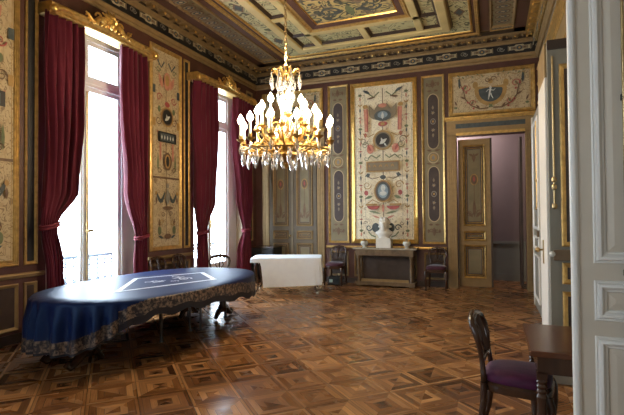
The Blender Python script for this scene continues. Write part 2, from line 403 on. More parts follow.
def grotesque_big(P, u0, u1, v0, v1):
    c = (u0+u1)/2; h = v1-v0; Z = lambda t: v1-h*t
    # side borders of tiny candelabra
    for x in (u0+.03, u0+.25, u1-.25, u1-.03): P.stroke([(x, v0+.04), (x, v1-.04)], .006, 'grey')
    for d in (-1, 1):
        x = c+d*((u1-u0)/2-.14)
        P.stroke([(x, v0+.1), (x, v1-.12)], .008, 'brown')
        for k in range(13):
            y = v0+.2+k*(h-.4)/12
            if k % 3 == 0: P.ell(x, y, .045, .03, 'green')
            elif k % 3 == 1: P.leaf(x-.05, y, 0, .1, .03, 'red')
            else:
                P.leaf(x, y, 2.3, .09, .03, 'ochre'); P.leaf(x, y, .85, .09, .03, 'ochre')
            P.ell(x, y-.09, .018, .05, 'slate' if k % 2 else 'pink')
    P.stroke([(c, v0+.08), (c, v1-.08)], .018, 'brown')
    # top drapery and birds
    def top(X, d):
        P.stroke([(X(.08), Z(.045)), (X(.22), Z(.075)), (X(.4), Z(.035))], .03, 'green')
        P.leaf(X(.3), Z(.05), PI/2-d*1.1, .2, .07, 'slate'); P.leaf(X(.38), Z(.085), PI/2+d*1.4, .22, .05, 'brown')
        P.stroke([(X(.42), Z(.15)), (X(.40), Z(.30))], .075, 'pink'); P.stroke([(X(.37), Z(.15)), (X(.36), Z(.3))], .02, 'red')
        P.leaf(X(.42), Z(.305), -PI/2, .12, .08, 'red'); P.ell(X(.42), Z(.135), .06, .05, 'ochre')
        P.scroll(X(.46), Z(.36), .09, 'brown', .018, d, 1.3)
        P.stroke([(X(.2), Z(.315)), (X(.35), Z(.335)), (X(.48), Z(.31))], .02, 'ochre')
    P.sym(c, top)
    # shell canopy
    pts = [(c+.33*math.cos(a), Z(.185)-.0+.17*math.sin(a)) for a in [PI+PI*k/14 for k in range(15)]]
    P.poly([(c-.33, Z(.125)), (c-.2, Z(.16)), (c-.1, Z(.12)), (c, Z(.145)), (c+.1, Z(.12)), (c+.2, Z(.16)), (c+.33, Z(.125))][::-1] + pts, 'taupe')
    P.ell(c, Z(.2), .2, .13, 'slate'); P.ell(c, Z(.195), .12, .08, 'sky'); P.leaf(c, Z(.225), PI/2, .18, .07, 'pale')
    P.ell(c, Z(.135), .1, .05, 'pink'); P.ell(c, Z(.255), .11, .06, 'red'); P.ell(c, Z(.255), .05, .04, 'ochre')
    # dark medallion
    P.ell(c, Z(.36), .235, .235, 'ochre'); P.ell(c, Z(.36), .20, .20, 'taupe'); P.ell(c, Z(.36), .165, .165, 'black')
    P.leaf(c-.08, Z(.385), .6, .22, .09, 'pale'); P.leaf(c, Z(.375), 1.9, .12, .05, 'pale'); P.leaf(c+.03, Z(.38), -.9, .1, .04, 'pale')
    def mid(X, d):
        P.ell(X(.3), Z(.415), .085, .11, 'pink'); P.leaf(X(.28), Z(.43), PI/2-d*.5, .2, .06, 'red'); P.scroll(X(.42), Z(.39), .085, 'green', .02, -d, 1.3)
        P.stroke([(X(.06), Z(.455)), (X(.15), Z(.475)), (X(.28), Z(.455)), (X(.36), Z(.475))], .03, 'green'); P.scroll(X(.40), Z(.475), .06, 'green', .02, d, 1.)
        P.leaf(X(.3), Z(.575), PI/2-d*2., .15, .06, 'slate'); P.ell(X(.36), Z(.585), .04, .05, 'slate'); P.stroke([(X(.1), Z(.60)), (X(.25), Z(.61)), (X(.36), Z(.595))], .014, 'brown')
    P.sym(c, mid)
    # tablet
    P.rect(c-.4, c+.4, Z(.565), Z(.495), 'ochre'); P.rect(c-.37, c+.37, Z(.558), Z(.502), 'brown'); P.rect(c-.35, c+.35, Z(.554), Z(.506), 'taupe')
    for k in range(9): P.leaf(c-.3+k*.07, Z(.535), PI/2+.5*(-1)**k, .08, .03, 'ochre')
    P.ell(c, Z(.60), .07, .05, 'slate')
    # oval cameo
    P.ell(c, Z(.69), .215, .265, 'ochre'); P.ell(c, Z(.69), .185, .235, 'brown'); P.ell(c, Z(.69), .16, .21, 'slate'); P.ell(c, Z(.69), .12, .165, 'sky')
    P.ell(c, Z(.67), .055, .075, 'pale'); P.ell(c, Z(.705), .085, .05, 'pale')
    def low(X, d):
        P.scroll(X(.38), Z(.65), .1, 'ochre', .022, d, 1.4); P.ell(X(.40), Z(.70), .05, .06, 'red'); P.leaf(X(.25), Z(.72), PI/2-d*1.9, .2, .07, 'green')
        P.stroke([(X(.1), Z(.765)), (X(.25), Z(.745)), (X(.36), Z(.765))], .02, 'ochre')
        P.rect(min(X(.15), X(.42)), max(X(.15), X(.42)), Z(.782), Z(.770), 'ochre')
        P.ell(X(.235), Z(.785), .15, .09, 'red', a0=PI, a1=2*PI); P.stroke([(X(.08), Z(.785)), (X(.39), Z(.785))], .012, 'brown')
        P.leaf(X(.05), Z(.835), PI/2-d*1.35, .32, .05, 'green'); P.leaf(X(.08), Z(.865), PI/2-d*1.2, .2, .045, 'pink')
        P.scroll(X(.34), Z(.925), .08, 'slate', .03, d, 1.2); P.ell(X(.18), Z(.925), .09, .11, 'slate')
        P.stroke([(X(.36), Z(.95)), (X(.28), Z(.975)), (X(.18), Z(.985))], .03, 'green'); P.scroll(X(.43), Z(.895), .05, 'brown', .014, -d, 1.)
        P.leaf(X(.46), Z(.97), PI/2, .08, .04, 'brown')
    P.sym(c, low)
    P.ell(c, Z(.80), .03, .09, 'pink'); P.ell(c, Z(.88), .05, .05, 'ochre')

def pilaster(P, u0, u1, v0, v1):
    c = (u0+u1)/2; h = v1-v0; w = (u1-u0)/2
    P.rect(u0+.02, u1-.02, v0+.02, v1-.02, 'taupe'); P.rect(u0+.045, u1-.045, v0+.045, v1-.045, 'olive')
    def med(z0, z1):
        pts = []; r = w*.56
        for a in [PI*k/12 for k in range(13)]: pts.append((c+r*math.cos(a), z1-r*1.35+r*1.35*math.sin(a)))
        for a in [PI+PI*k/12 for k in range(13)]: pts.append((c+r*math.cos(a), z0+r*1.35+r*1.35*math.sin(a)))
        P.poly([(c+(u-c)*1.14, (z0+z1)/2+(v-(z0+z1)/2)*1.03) for u, v in pts], 'cream2'); P.poly(pts, 'violet')
        m = (z0+z1)/2
        P.ell(c, m, r*.52, r*.6, 'grey'); P.ell(c, m, r*.38, r*.44, 'violet'); P.ell(c, m, r*.2, r*.24, 'ochre')
        for k in (-1, 1):
            for j in range(6): P.leaf(c, m+k*r*1.7, j*PI/3+.2, r*.42, r*.2, 'taupe' if j % 2 else 'grey')
            P.ell(c, m+k*r*1.7, r*.12, r*.12, 'ochre'); P.leaf(c, m+k*r*2.3, PI/2*k, .1, .05, 'taupe')
    med(v0+h*.125, v0+h*.455); med(v0+h*.565, v0+h*.895)
    m = v0+h*.51
    P.ell(c, m, w*.62, w*.62, 'cream2'); P.ell(c, m, w*.52, w*.52, 'olive'); P.ell(c, m, w*.4, w*.4, 'ochre'); P.leaf(c, m-w*.3, PI/2, w*.6, w*.35, 'grey')
    for y, k in ((v0+h*.105, -1), (v1-h*.085, 1)):
        for d in (-1, 1):
            P.leaf(c+d*w*.1, y, PI/2-d*PI/2, w*.5, .05, 'brown'); P.scroll(c+d*w*.32, y+k*.14, w*.22, 'brown', .022, d*k, 1.2)
            P.leaf(c+d*w*.6, y+k*.1, PI/2*k, .1, .05, 'brown')
        P.leaf(c, y+k*.06, PI/2*k, .2, .09, 'brown')
    for y in (v0+h*.47, v0+h*.55):
        for d in (-1, 1): P.leaf(c+d*.03, y, PI/2-d*1.35, w*.6, .045, 'brown')

def overdoor(P, u0, u1, v0, v1):
    c = (u0+u1)/2; h = v1-v0; m = v0+h*.5
    for x in (u0+.015, u1-.015): P.stroke([(x, v0+.02), (x, v1-.02)], .012, 'ochre')
    P.poly([(c-.3, m+.14)] + [(c-.3+.6*k/12, m+.14-.03*math.sin(PI*k/12)) for k in range(1, 12)] + [(c+.3, m+.14)] +
           [(c+.33*math.cos(a), m+.06+.36*math.sin(a)) for a in [-PI*k/14 for k in range(0, 15)]], 'ochre')
    for d in (-1, 1): P.ell(c+d*.31, m+.17, .055, .08, 'ochre')
    P.poly([(c-.235, m+.07), (c, m+.1), (c+.235, m+.07)] + [(c+.245*math.cos(a), m+.04+.26*math.sin(a)) for a in [-PI*k/12 for k in range(13)]], 'slate')
    P.stroke([(c-.045, m-.17), (c-.02, m-.04), (c, m+.065)], [.016,.034,.03], 'pale'); P.stroke([(c+.05, m-.15), (c+.02, m-.09), (c, m-.03)], [.014,.022,.03], 'pale')
    P.stroke([(c-.09, m+.0), (c-.05, m+.045), (c, m+.04), (c+.06, m+.02), (c+.10, m+.06)], [.01,.016,.022,.016,.01], 'pale'); P.ell(c, m+.085, .025, .03, 'pale')
    P.ell(c, m+.23, .05, .06, 'ochre')
    def side(X, d):
        P.scroll(X(.06), m+.27, .06, 'brown', .02, d, 1.2)
        pts = [(X(.05), m-.35), (X(.22), m-.36), (X(.4), m-.27), (X(.52), m-.12), (X(.56), m+.08), (X(.62), m+.22)]
        P.stroke(pts, [.03,.03,.026,.026,.02,.014], 'brown')
        for (u, v), a in zip(pts, (2.4, .9, 2.0, .6, 2.2, 1.2)):
            P.leaf(u, v, PI/2-d*(PI/2-a), .13, .045, 'green' if a > 1 else 'brown')
        for u, v in ((.5, .02), (.58, .13), (.47, -.2), (.35, -.34)): P.ell(X(u), m+v, .022, .022, 'red')
        P.scroll(X(.50), m+.13, .09, 'red', .02, d, 1.2); P.scroll(X(.38), m-.22, .07, 'red', .018, -d, 1.2)
        P.leaf(X(.64), m+.12, PI/2, .26, .05, 'slate'); P.leaf(X(.7), m-.25, PI/2-d*.4, .12, .04, 'brown'); P.ell(X(.72), m-.3, .035, .025, 'green')
        P.scroll(X(.27), m+.32, .06, 'ochre', .014, -d, 1.3); P.stroke([(X(.1), m+.36), (X(.3), m+.38), (X(.5), m+.32), (X(.7), m+.36)], .012, 'ochre')
        for k in range(6): P.leaf(X(.14+.1*k), m+.33+.05*(k % 2), PI/2-d*.8, .07, .025, 'green')
    P.sym(c, side)

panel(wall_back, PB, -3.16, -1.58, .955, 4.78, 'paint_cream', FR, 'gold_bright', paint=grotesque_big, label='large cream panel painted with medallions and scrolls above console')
panel(wall_back, PB, -3.74, -3.22, .955, 4.80, 'olive', scaled(FS, 1.1), 'gold', paint=pilaster, label='narrow olive panel with violet medallions left of centre panel')
panel(wall_back, PB, -1.48, -.97, .955, 4.78, 'olive', scaled(FS, 1.1), 'gold', paint=pilaster, label='narrow olive panel with violet medallions beside open doorway')
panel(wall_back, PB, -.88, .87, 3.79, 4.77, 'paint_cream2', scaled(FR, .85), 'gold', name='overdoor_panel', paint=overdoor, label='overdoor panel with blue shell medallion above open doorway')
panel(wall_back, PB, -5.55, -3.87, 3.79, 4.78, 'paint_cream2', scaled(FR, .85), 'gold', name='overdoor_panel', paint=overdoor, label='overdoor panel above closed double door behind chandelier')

# chair rail, dado panels, door surrounds of the back wall
def rail(mb, pl, u0, u1, v, k=1.):
    pr = [(0,0),(.05,.0),(.06,.02),(.05,.045),(.03,.05),(.02,.035),(0,.03),(-.01,.012),(-.01,0)]
    vs = [pl.P(u, v+a*k, b*k) for u in (u0, u1) for a, b in pr]; n = len(pr)
    mb.add(vs, [(i, (i+1) % n, n+(i+1) % n, n+i) for i in range(n)] + [list(range(n)), [n+i for i in range(n)][::-1]])
def dado(wall, pl, u0, u1, v0=.16, v1=.76):
    f = new('umber'); slab(f, pl, u0, u1, v0, v1, -.01, .004)
    p = f.build('dado_panel', wall, smooth=False)
    f = new('gold_dull'); ringframe(f, pl, u0, u1, v0, v1, FS); f.build('gilt_moulding', p, angle=.4)
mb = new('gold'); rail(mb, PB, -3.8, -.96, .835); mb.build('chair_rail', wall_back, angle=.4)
for a, b in ((-3.72, -3.24), (-3.1, -1.62), (-1.46, -.99)): dado(wall_back, PB, a, b)
for u0, u1, n in ((-3.82, -.95, 1),):
    mb = new('umber'); slab(mb, PB, u0, u1, 0, .12, -.01, .03); struct(mb.build('baseboard_back', smooth=False))
def surround(pl, u0, u1, ztop, w=.2, head=.36, key='gold_dull', name='trim_1'):
    mb = new(key)
    for a, b in ((u0-w, u0), (u1, u1+w)):
        slab(mb, pl, a, b, 0, ztop+.02, -.01, .03)
        for k in range(4): slab(mb, pl, a+.02+k*.045, a+.045+k*.045, 0, ztop-.02, .03, .045)
        slab(mb, pl, a-.005, b+.005, 0, .2, .03, .055)
    slab(mb, pl, u0-w, u1+w, ztop, ztop+head, -.01, .03)
    mb.use('gold'); ringframe(mb, pl, u0-w+.1, u1+w-.1, ztop+.1, ztop+head-.04, FS)
    mb.use('slate'); slab(mb, pl, u0-w+.19, u1+w-.19, ztop+.16, ztop+head-.10, .02, .034)
    mb.use('gold'); slab(mb, pl, u0-w-.04, u1+w+.04, ztop+head, ztop+head+.05, -.01, .1); slab(mb, pl, u0-w-.02, u1+w+.02, ztop+head-.03, ztop+head, -.01, .06)
    slab(mb, pl, u0, u1, ztop, ztop+.06, .02, .05)
    return struct(mb.build(name, angle=.4))
surround(PB, DX0, DX1, DZ, .2, .36, 'gold_dull', 'trim_1')
surround(PB, -5.36, -4.03, DZ, .19, .36, 'gold_dull', 'trim_2')

# ------------------------------------------------------------------ doors
def leafpaint(P, u0, u1, v0, v1):
    c = (u0+u1)/2; h = v1-v0
    P.rect(u0+.01, u1-.01, v0+.01, v1-.01, 'taupe'); P.rect(u0+.03, u1-.03, v0+.03, v1-.03, 'cream2' if False else 'olive')
    if h > 1:
        P.ell(c, v0+h*.58, .085, .13, 'ochre'); P.ell(c, v0+h*.58, .065, .105, 'brown'); P.leaf(c, v0+h*.545, PI/2, .14, .05, 'red')
        for d in (-1, 1):
            P.scroll(c+d*.1, v0+.2, .075, 'brown', .02, d, 1.3); P.leaf(c+d*.03, v0+.1, PI/2-d*.7, .2, .06, 'brown')
            P.leaf(c+d*.02, v1-.16, PI/2-d*1.0, .1, .05, 'brown')
        P.leaf(c, v0+.1, PI/2, .42, .07, 'brown'); P.leaf(c, v1-.1, -PI/2, .2, .08, 'brown'); P.stroke([(c, v0+.4), (c, v0+h*.52)], .012, 'brown')
    elif h < .3:
        for d in (-1, 1): P.scroll(c+d*.08, (v0+v1)/2, h*.25, 'ochre', .015, d, 1.2)
def deco_leaf(pl, u0, u1, z1, n0, th, parent, body='taupe', fkey='gold', deep='umber', name='door_leaf'):
    mb = new(body); slab(mb, pl, u0, u1, .015, z1, n0-th, n0)
    L = mb.build(name, parent, smooth=False)
    q = Plane(pl.P(0, 0, n0), pl.U, pl.V, pl.N)
    for a, b in ((.2, .94), (1.03, 1.25), (1.36, z1-.13)):
        mb = new(deep); slab(mb, q, u0+.13, u1-.13, a+.03, b-.03, -.002, .002)
        leafpaint(Paint(mb, q, .0025), u0+.19, u1-.19, a+.09, b-.09)
        f = mb.build('door_panel', L, smooth=False)
        mb2 = new(fkey); ringframe(mb2, q, u0+.1, u1-.1, a, b, FS); ringframe(mb2, q, u0+.165, u1-.165, a+.065, b-.065, scaled(FS, .4))
        mb2.build('gilt_moulding', L, angle=.4)
    return L
# open doorway at the right: closed left leaf, seen through the opening
d1 = thing('door_1', 'half open double door with gilt panelled leaf, right of console', 'door', (0,0,0)); struct(d1)
PBd = Plane((0, YB+.2, 0), (1,0,0), (0,0,1), (0,-1,0))
L = deco_leaf(PBd, -.71, -.04, 3.3, .0, .05, d1, body='gold_dull')
mb = new('umber'); slab(mb, PBd, -.04, .0, .015, 3.3, -.06, .02); mb.build('meeting_stile', d1, smooth=False)
mb = new('umber'); mb.box(.565, .615, YB+.27, YB+.93, .015, 3.3); o_ = mb.build('door_leaf', d1, smooth=False); o_['label'] = 'leaf swung open into the passage, coloured dark as if backlit'  # umber puts the shade of a backlit leaf into its colour
# closed double door at the left of the back wall
d2 = thing('door_2', 'closed double door with painted oval panels behind white covered table', 'door', (0,0,0)); struct(d2)
PB2 = Plane((0, YB, 0), (1,0,0), (0,0,1), (0,-1,0))
deco_leaf(PB2, -5.34, -4.71, 3.34, .03, .05, d2, body='door_brown', fkey='gold_dull'); deco_leaf(PB2, -4.69, -4.05, 3.34, .03, .05, d2, body='door_brown', fkey='gold_dull')
mb = new('taupe'); slab(mb, PB2, -4.73, -4.67, .02, 3.34, .03, .05); mb.build('meeting_stile', d2, smooth=False)
mb = new('brass'); mb.ball(PB2.P(-4.76, 1.12, .06), .03); mb.tube([PB2.P(-4.76, 1.12, .02), PB2.P(-4.76, 1.12, .06)], .012); mb.build('door_handle', d2)

# adjoining room beyond the opening
mb = new('plaster'); mb.box(-2.2, 1.3, 12.25, 12.45, .93, ZC); mb.use('dado'); mb.box(-2.2, 1.3, 12.25, 12.45, 0, .93); mb.box(-2.2, 1.3, 12.22, 12.25, .9, .96); mb.box(-2.2, 1.3, 12.22, 12.25, 0, .16)
struct(mb.build('wall_beyond', smooth=False))
mb = new('plaster'); mb.box(-2.3, -2.2, YB+.25, 12.45, 0, ZC); mb.box(1.25, 1.3, YB+.25, 12.45, 0, ZC)
struct(mb.build('wall_passage', smooth=False))

# white leaf folded against the right wall (far)
d3 = thing('door_3', 'pale leaf of open doorway folded back along right wall, far end', 'door', (0,0,0)); struct(d3)
mb = new('leaf_dark'); mb.box(.68, .73, 7.8, 9.05, .015, 3.3); mb.use('white_wood'); mb.box(.665, .735, 9.05, 9.12, .015, 3.33)
L3 = mb.build('door_leaf', d3, smooth=False)
q = Plane((.68, 0, 0), (0,1,0), (0,0,1), (-1,0,0))
for a, b in ((.2, .94), (1.03, 1.25), (1.36, 3.15)):
    mb = new('white_wood'); ringframe(mb, q, 7.95, 8.9, a, b, FS); mb.build('moulding', L3, angle=.4)
mb = new('brass'); mb.tube([(.66, 8.15, 1.7), (.66, 8.15, 3.1)], .012); mb.ball((.66, 8.15, 1.7), .03); mb.ball((.66, 8.15, 2.15), .028)
mb.use('console'); mb.box(.655, .68, 8.1, 8.2, 1.2, 1.34); mb.build('bolt', L3)

# grey panelled door standing out from the right wall, with a pale folded leaf
d4 = thing('door_4', 'olive grey door with gilt panels standing out from right wall', 'door', (0,0,0)); struct(d4)
qg = Plane((0, 4.9, 0), (1,0,0), (0,0,1), (0,-1,0))
mb = new('leaf_dark'); mb.box(.505, .95, 4.9, 4.96, .015, 3.26); mb.use('umber'); mb.box(.505, .95, 4.885, 4.9, 3.17, 3.26)
L4 = mb.build('door_leaf', d4, smooth=False)
for a, b in ((.22, .88), (.95, 1.15), (1.3, 3.02)):
    mb = new('gold'); ringframe(mb, qg, .60, .94, a, b, scaled(FS, 1.0)); mb.build('gilt_moulding', L4, angle=.4)
    mb = new('umber'); slab(mb, qg, .64, .90, a+.04, b-.04, -.002, .004); mb.build('door_panel', L4, smooth=False)
mb = new('brass'); mb.tube([(.545, 4.88, 1.66), (.545, 4.88, 3.1)], .009)
for z in (1.68, 1.86, 1.93): mb.lathe([(.0,-.03),(.02,-.02),(.026,0),(.02,.02),(.0,.03)], (.545, 4.88, z), 10)
mb.build('bolt', L4)
mb = new('console'); mb.box(.53, .78, 4.86, 4.9, 1.17, 1.27); lk = mb.build('lock_box', L4, smooth=False, bevel=.005)
mb = new('china'); mb.ball((.515, 4.85, 1.23), .028); mb.tube([(.515, 4.85, 1.23), (.54, 4.88, 1.23)], .01); mb.build('door_knob', L4)
mb = new('white_wood'); mb.box(.485, .52, 4.97, 5.62, .015, 2.93); mb.use('gold_dull'); mb.box(.485, .52, 4.97, 5.62, 2.93, 3.26); W4 = mb.build('folded_leaf', d4, smooth=False, bevel=.006); W4['label'] = 'cream painted narrow folded leaf'
mb = new('brass'); mb.tube([(.49, 5.3, 1.24), (.43, 5.3, 1.24)], .01); mb.ball((.43, 5.3, 1.24), .025); mb.box(.478, .486, 5.26, 5.34, 1.1, 1.34); mb.build('door_knob', W4)

# near leaf: grey white panelled door in the foreground
d5 = thing('door_5', 'tall off-white panelled door leaf in the foreground beside wooden desk', 'door', (0,0,0)); struct(d5)
qn = Plane((0, 2.8, 0), (1,0,0), (0,0,1), (0,-1,0))
mb = new('grey_wood'); mb.box(.404, .95, 2.8, 2.85, .012, 3.26); L5 = mb.build('door_leaf', d5, smooth=False)
NP = [(0,0),(0,.006),(.006,.010),(.012,.007),(.02,.022),(.032,.026),(.042,.018),(.048,.008),(.056,.008),(.062,-.004)]
for a, b in ((.16, .965), (1.045, 1.255), (1.345, 3.1)):
    mb = new('white_wood'); ringframe(mb, qn, .49, .935, a, b, NP); mb.build('panel_moulding', L5, angle=.5)
    mb = new('grey_wood'); ringframe(mb, qn, .55, .875, a+.06, b-.06, [(0,-.004),(0,.003),(.035,.010)], fill=True); mb.build('door_panel', L5, smooth=False)
mb = new('white_wood'); mb.tube([(.406, 2.806, .012), (.406, 2.806, 3.26)], .021, 12); mb.build('edge_bead', L5)
mb = new('brass'); mb.tube([(.632, 2.765, 1.72), (.632, 2.765, 3.2)], .008, 10)
mb.use('iron'); mb.tube([(.632, 2.765, .3), (.632, 2.765, 1.72)], .008, 10)
for z in (.5, 1.3, 2.2, 2.9): mb.use('iron'); mb.box(.622, .642, 2.76, 2.8, z-.015, z+.015)
mb.use('iron'); mb.ball((.632, 2.75, 1.0), .02); mb.build('espagnolette_rod', L5)
# door casing on the right wall
mb = new('white_wood'); mb.box(.9, .95, 2.86, 2.98, 0, 3.4); mb.box(.9, .95, 4.7, 4.88, 0, 3.4); mb.box(.9, .95, 2.98, 4.7, 3.3, 3.4)
mb.use('leaf_dark'); mb.box(.935, .95, 2.98, 4.7, 0, 3.3); struct(mb.build('trim_3', smooth=False))
# gilt architrave mouldings of the right wall
mb = new('gold')
for z, h, p in ((3.55, .12, .05), (3.9, .07, .04), (4.3, .22, .07), (4.62, .1, .05)): rail(mb, PR, YF, YB, z, 1)
mb.use('gold_dull'); slab(mb, PR, YF, YB, 3.6, 4.3, -.01, .02)
mb.use('gold'); slab(mb, PR, YF, YB, 4.36, 4.6, -.01, .03)
struct(mb.build('trim_4', angle=.4))
mb = new('umber'); slab(mb, PR, 9.2, YB, 0, 3.5, -.01, .02); struct(mb.build('trim_5', smooth=False))

# ------------------------------------------------------------------ left wall panels
def left_panel(P, u0, u1, v0, v1):
    c = (u0+u1)/2; h = v1-v0; w = (u1-u0)/2; Z = lambda t: v1-h*t
    for x in (u0+.02, u1-.02): P.stroke([(x, v0+.02), (x, v1-.02)], .01, 'ochre')
    P.stroke([(c, Z(.03)), (c, Z(.97))], .014, 'brown')
    P.rect(u0, u1, Z(.655), Z(.645), 'brown')
    def f(X, d):
        P.stroke([(X(.05), Z(.05)), (X(.14), Z(.085)), (X(.25), Z(.05))], .035, 'slate'); P.scroll(X(.22), Z(.095), .06, 'green', .02, d, 1.2)
        P.rect(min(X(w), X(w-.08)), max(X(w), X(w-.08)), Z(.225), Z(.185), 'slate'); P.rect(min(X(w), X(w-.08)), max(X(w), X(w-.08)), Z(.39), Z(.35), 'ochre')
        P.leaf(X(.1), Z(.19), PI/2-d*.4, .3, .1, 'pink'); P.scroll(X(.2), Z(.24), .08, 'red', .022, -d, 1.3); P.ell(X(.2), Z(.3), .04, .06, 'green')
        P.scroll(X(.22), Z(.36), .08, 'brown', .02, d, 1.4); P.leaf(X(.14), Z(.44), PI/2-d*.9, .18, .06, 'pink')
        P.stroke([(X(.17), Z(.56)), (X(.17), Z(.47))], .05, 'pink'); P.leaf(X(.24), Z(.62), PI/2, .35, .05, 'green'); P.scroll(X(.2), Z(.61), .06, 'brown', .02, d, 1.2)
        P.stroke([(X(.05+.23*k/10), Z(.725+.045*math.sin(PI*k/10))) for k in range(11)], [.03+.045*math.sin(PI*k/10) for k in range(11)], 'slate'); P.ell(X(.29), Z(.73), .03, .04, 'ochre'); P.leaf(X(.29), Z(.745), -PI/2, .16, .045, 'brown'); P.scroll(X(.1), Z(.835), .05, 'brown', .018, d, 1.3)
        P.ell(X(.2), Z(.92), .05, .08, 'green'); P.leaf(X(.2), Z(.9), PI/2, .15, .06, 'brown'); P.scroll(X(.15), Z(.88), .06, 'ochre', .02, -d, 1.3); P.leaf(X(.1), Z(.96), PI/2-d*1.2, .15, .05, 'slate')
    P.sym(c, f)
    P.ell(c, Z(.15), .1, .17, 'pink'); P.ell(c, Z(.145), .06, .11, 'ochre'); P.ell(c, Z(.27), .07, .05, 'red')
    P.ell(c, Z(.335), .18, .19, 'ochre'); P.ell(c, Z(.335), .155, .165, 'brown'); P.ell(c, Z(.335), .13, .14, 'black'); P.leaf(c-.07, Z(.355), .6, .18, .07, 'pale'); P.leaf(c+.0, Z(.345), 1.9, .09, .04, 'pale')
    P.rect(c-.26, c+.26, Z(.468), Z(.415), 'black'); P.rect(c-.2, c+.2, Z(.46), Z(.423), 'slate')
    for k in range(5): P.leaf(c-.16+.08*k, Z(.455), PI/2, .09, .035, 'pale')
    P.ell(c, Z(.565), .12, .17, 'brown'); P.ell(c, Z(.565), .08, .13, 'ochre'); P.ell(c, Z(.565), .045, .1, 'black')
    P.leaf(c, Z(.79), PI/2, .32, .13, 'grey'); P.ell(c, Z(.69), .035, .05, 'grey'); P.ell(c, Z(.805), .15, .035, 'brown'); P.ell(c, Z(.95), .1, .05, 'brown')
for i, (a, b) in enumerate(((6.67, 7.58), (3.28, 4.2), (-.12, .8))):
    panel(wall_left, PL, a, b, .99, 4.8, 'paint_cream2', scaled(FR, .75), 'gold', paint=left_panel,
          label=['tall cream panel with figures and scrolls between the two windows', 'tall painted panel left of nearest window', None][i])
    panel(wall_left, PL, b+.08, b+.27, .99, 4.79, 'black', FS, 'gold', name='slim_panel')
    dado(wall_left, PL, a, b); dado(wall_left, PL, b+.08, b+.27)
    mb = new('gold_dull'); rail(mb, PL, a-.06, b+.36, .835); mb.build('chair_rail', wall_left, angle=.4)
    mb = new('umber'); slab(mb, PL, a-.06, b+.36, 0, .12, -.01, .03); struct(mb.build('baseboard_left', smooth=False))
panel(wall_left, PL, 10.2, 10.5, .99, 4.79, 'umber', FS, 'gold_dull', name='slim_panel')

# ------------------------------------------------------------------ cornice, frieze
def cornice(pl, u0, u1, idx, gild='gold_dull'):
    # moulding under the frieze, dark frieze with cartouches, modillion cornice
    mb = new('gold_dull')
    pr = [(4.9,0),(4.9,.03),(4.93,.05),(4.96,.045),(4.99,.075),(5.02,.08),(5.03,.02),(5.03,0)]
    vs = [pl.P(u, a, b) for u in (u0, u1) for a, b in pr]; n = len(pr)
    mb.add(vs, [(i, i+1, n+i+1, n+i) for i in range(n-1)])
    mb.use('black'); slab(mb, pl, u0, u1, 5.03, 5.25, -.01, .012)
    P = Paint(mb, pl, .0125)
    k = round((u1-u0)/.74); st = (u1-u0)/k
    for i in range(k):
        c = u0+st*(i+.5)
        P.rect(c-.2, c+.2, 5.10, 5.18, 'frieze'); P.poly([(c-.14, 5.14), (c-.07, 5.21), (c+.07, 5.21), (c+.14, 5.14), (c+.07, 5.07), (c-.07, 5.07)], 'frieze')
        P.rect(c-.17, c+.17, 5.11, 5.17, 'taupe'); P.ell(c, 5.14, .055, .05, 'slate'); P.ell(c, 5.14, .022, .022, 'ochre')
        for d in (-1, 1):
            P.rect(c+d*.215-.012, c+d*.215+.012, 5.085, 5.195, 'taupe'); P.scroll(c+d*(st/2-.02)*.98, 5.14, .05, 'grey', .016, d, 1.3)
        P.leaf(c-.13, 5.14, 0, .06, .04, 'brown'); P.leaf(c+.13, 5.14, PI, .06, .04, 'brown')
    t = mb.build('trim_%d' % idx, smooth=False); struct(t)
    mb = new(gild)
    pr = [(5.25,0),(5.25,.04),(5.28,.06),(5.30,.11),(5.31,.12),(5.31,.0)]
    vs = [pl.P(u, a, b) for u in (u0, u1) for a, b in pr]; n = len(pr)
    mb.add(vs, [(i, i+1, n+i+1, n+i) for i in range(n-1)])
    mb.use('umber'); slab(mb, pl, u0, u1, 5.31, 5.37, 0, .1)
    mb.use(gild); slab(mb, pl, u0, u1, 5.37, ZC, 0, .25); slab(mb, pl, u0, u1, 5.385, 5.41, .25, .27)
    k = round((u1-u0)/.31); st = (u1-u0)/k
    for i in range(k):
        c = u0+st*(i+.5)
        mb.use(gild); slab(mb, pl, c-.055, c+.055, 5.325, 5.37, .1, .22); slab(mb, pl, c-.065, c+.065, 5.36, 5.37, .1, .235)
        mb.use('gold_bright'); o = pl.P(c, 5.335, .225); mb.ball(o, .024, 8, 5)
        o = pl.P(c+st/2, 5.365, .16); mb.use(gild); mb.ball(o, .03, 8, 5)
    struct(mb.build('trim_%d' % (idx+1), angle=.5))
cornice(PB, XL, XR, 6); cornice(PL, YF, YB, 8); cornice(PR, YF, YB, 10, 'gold')

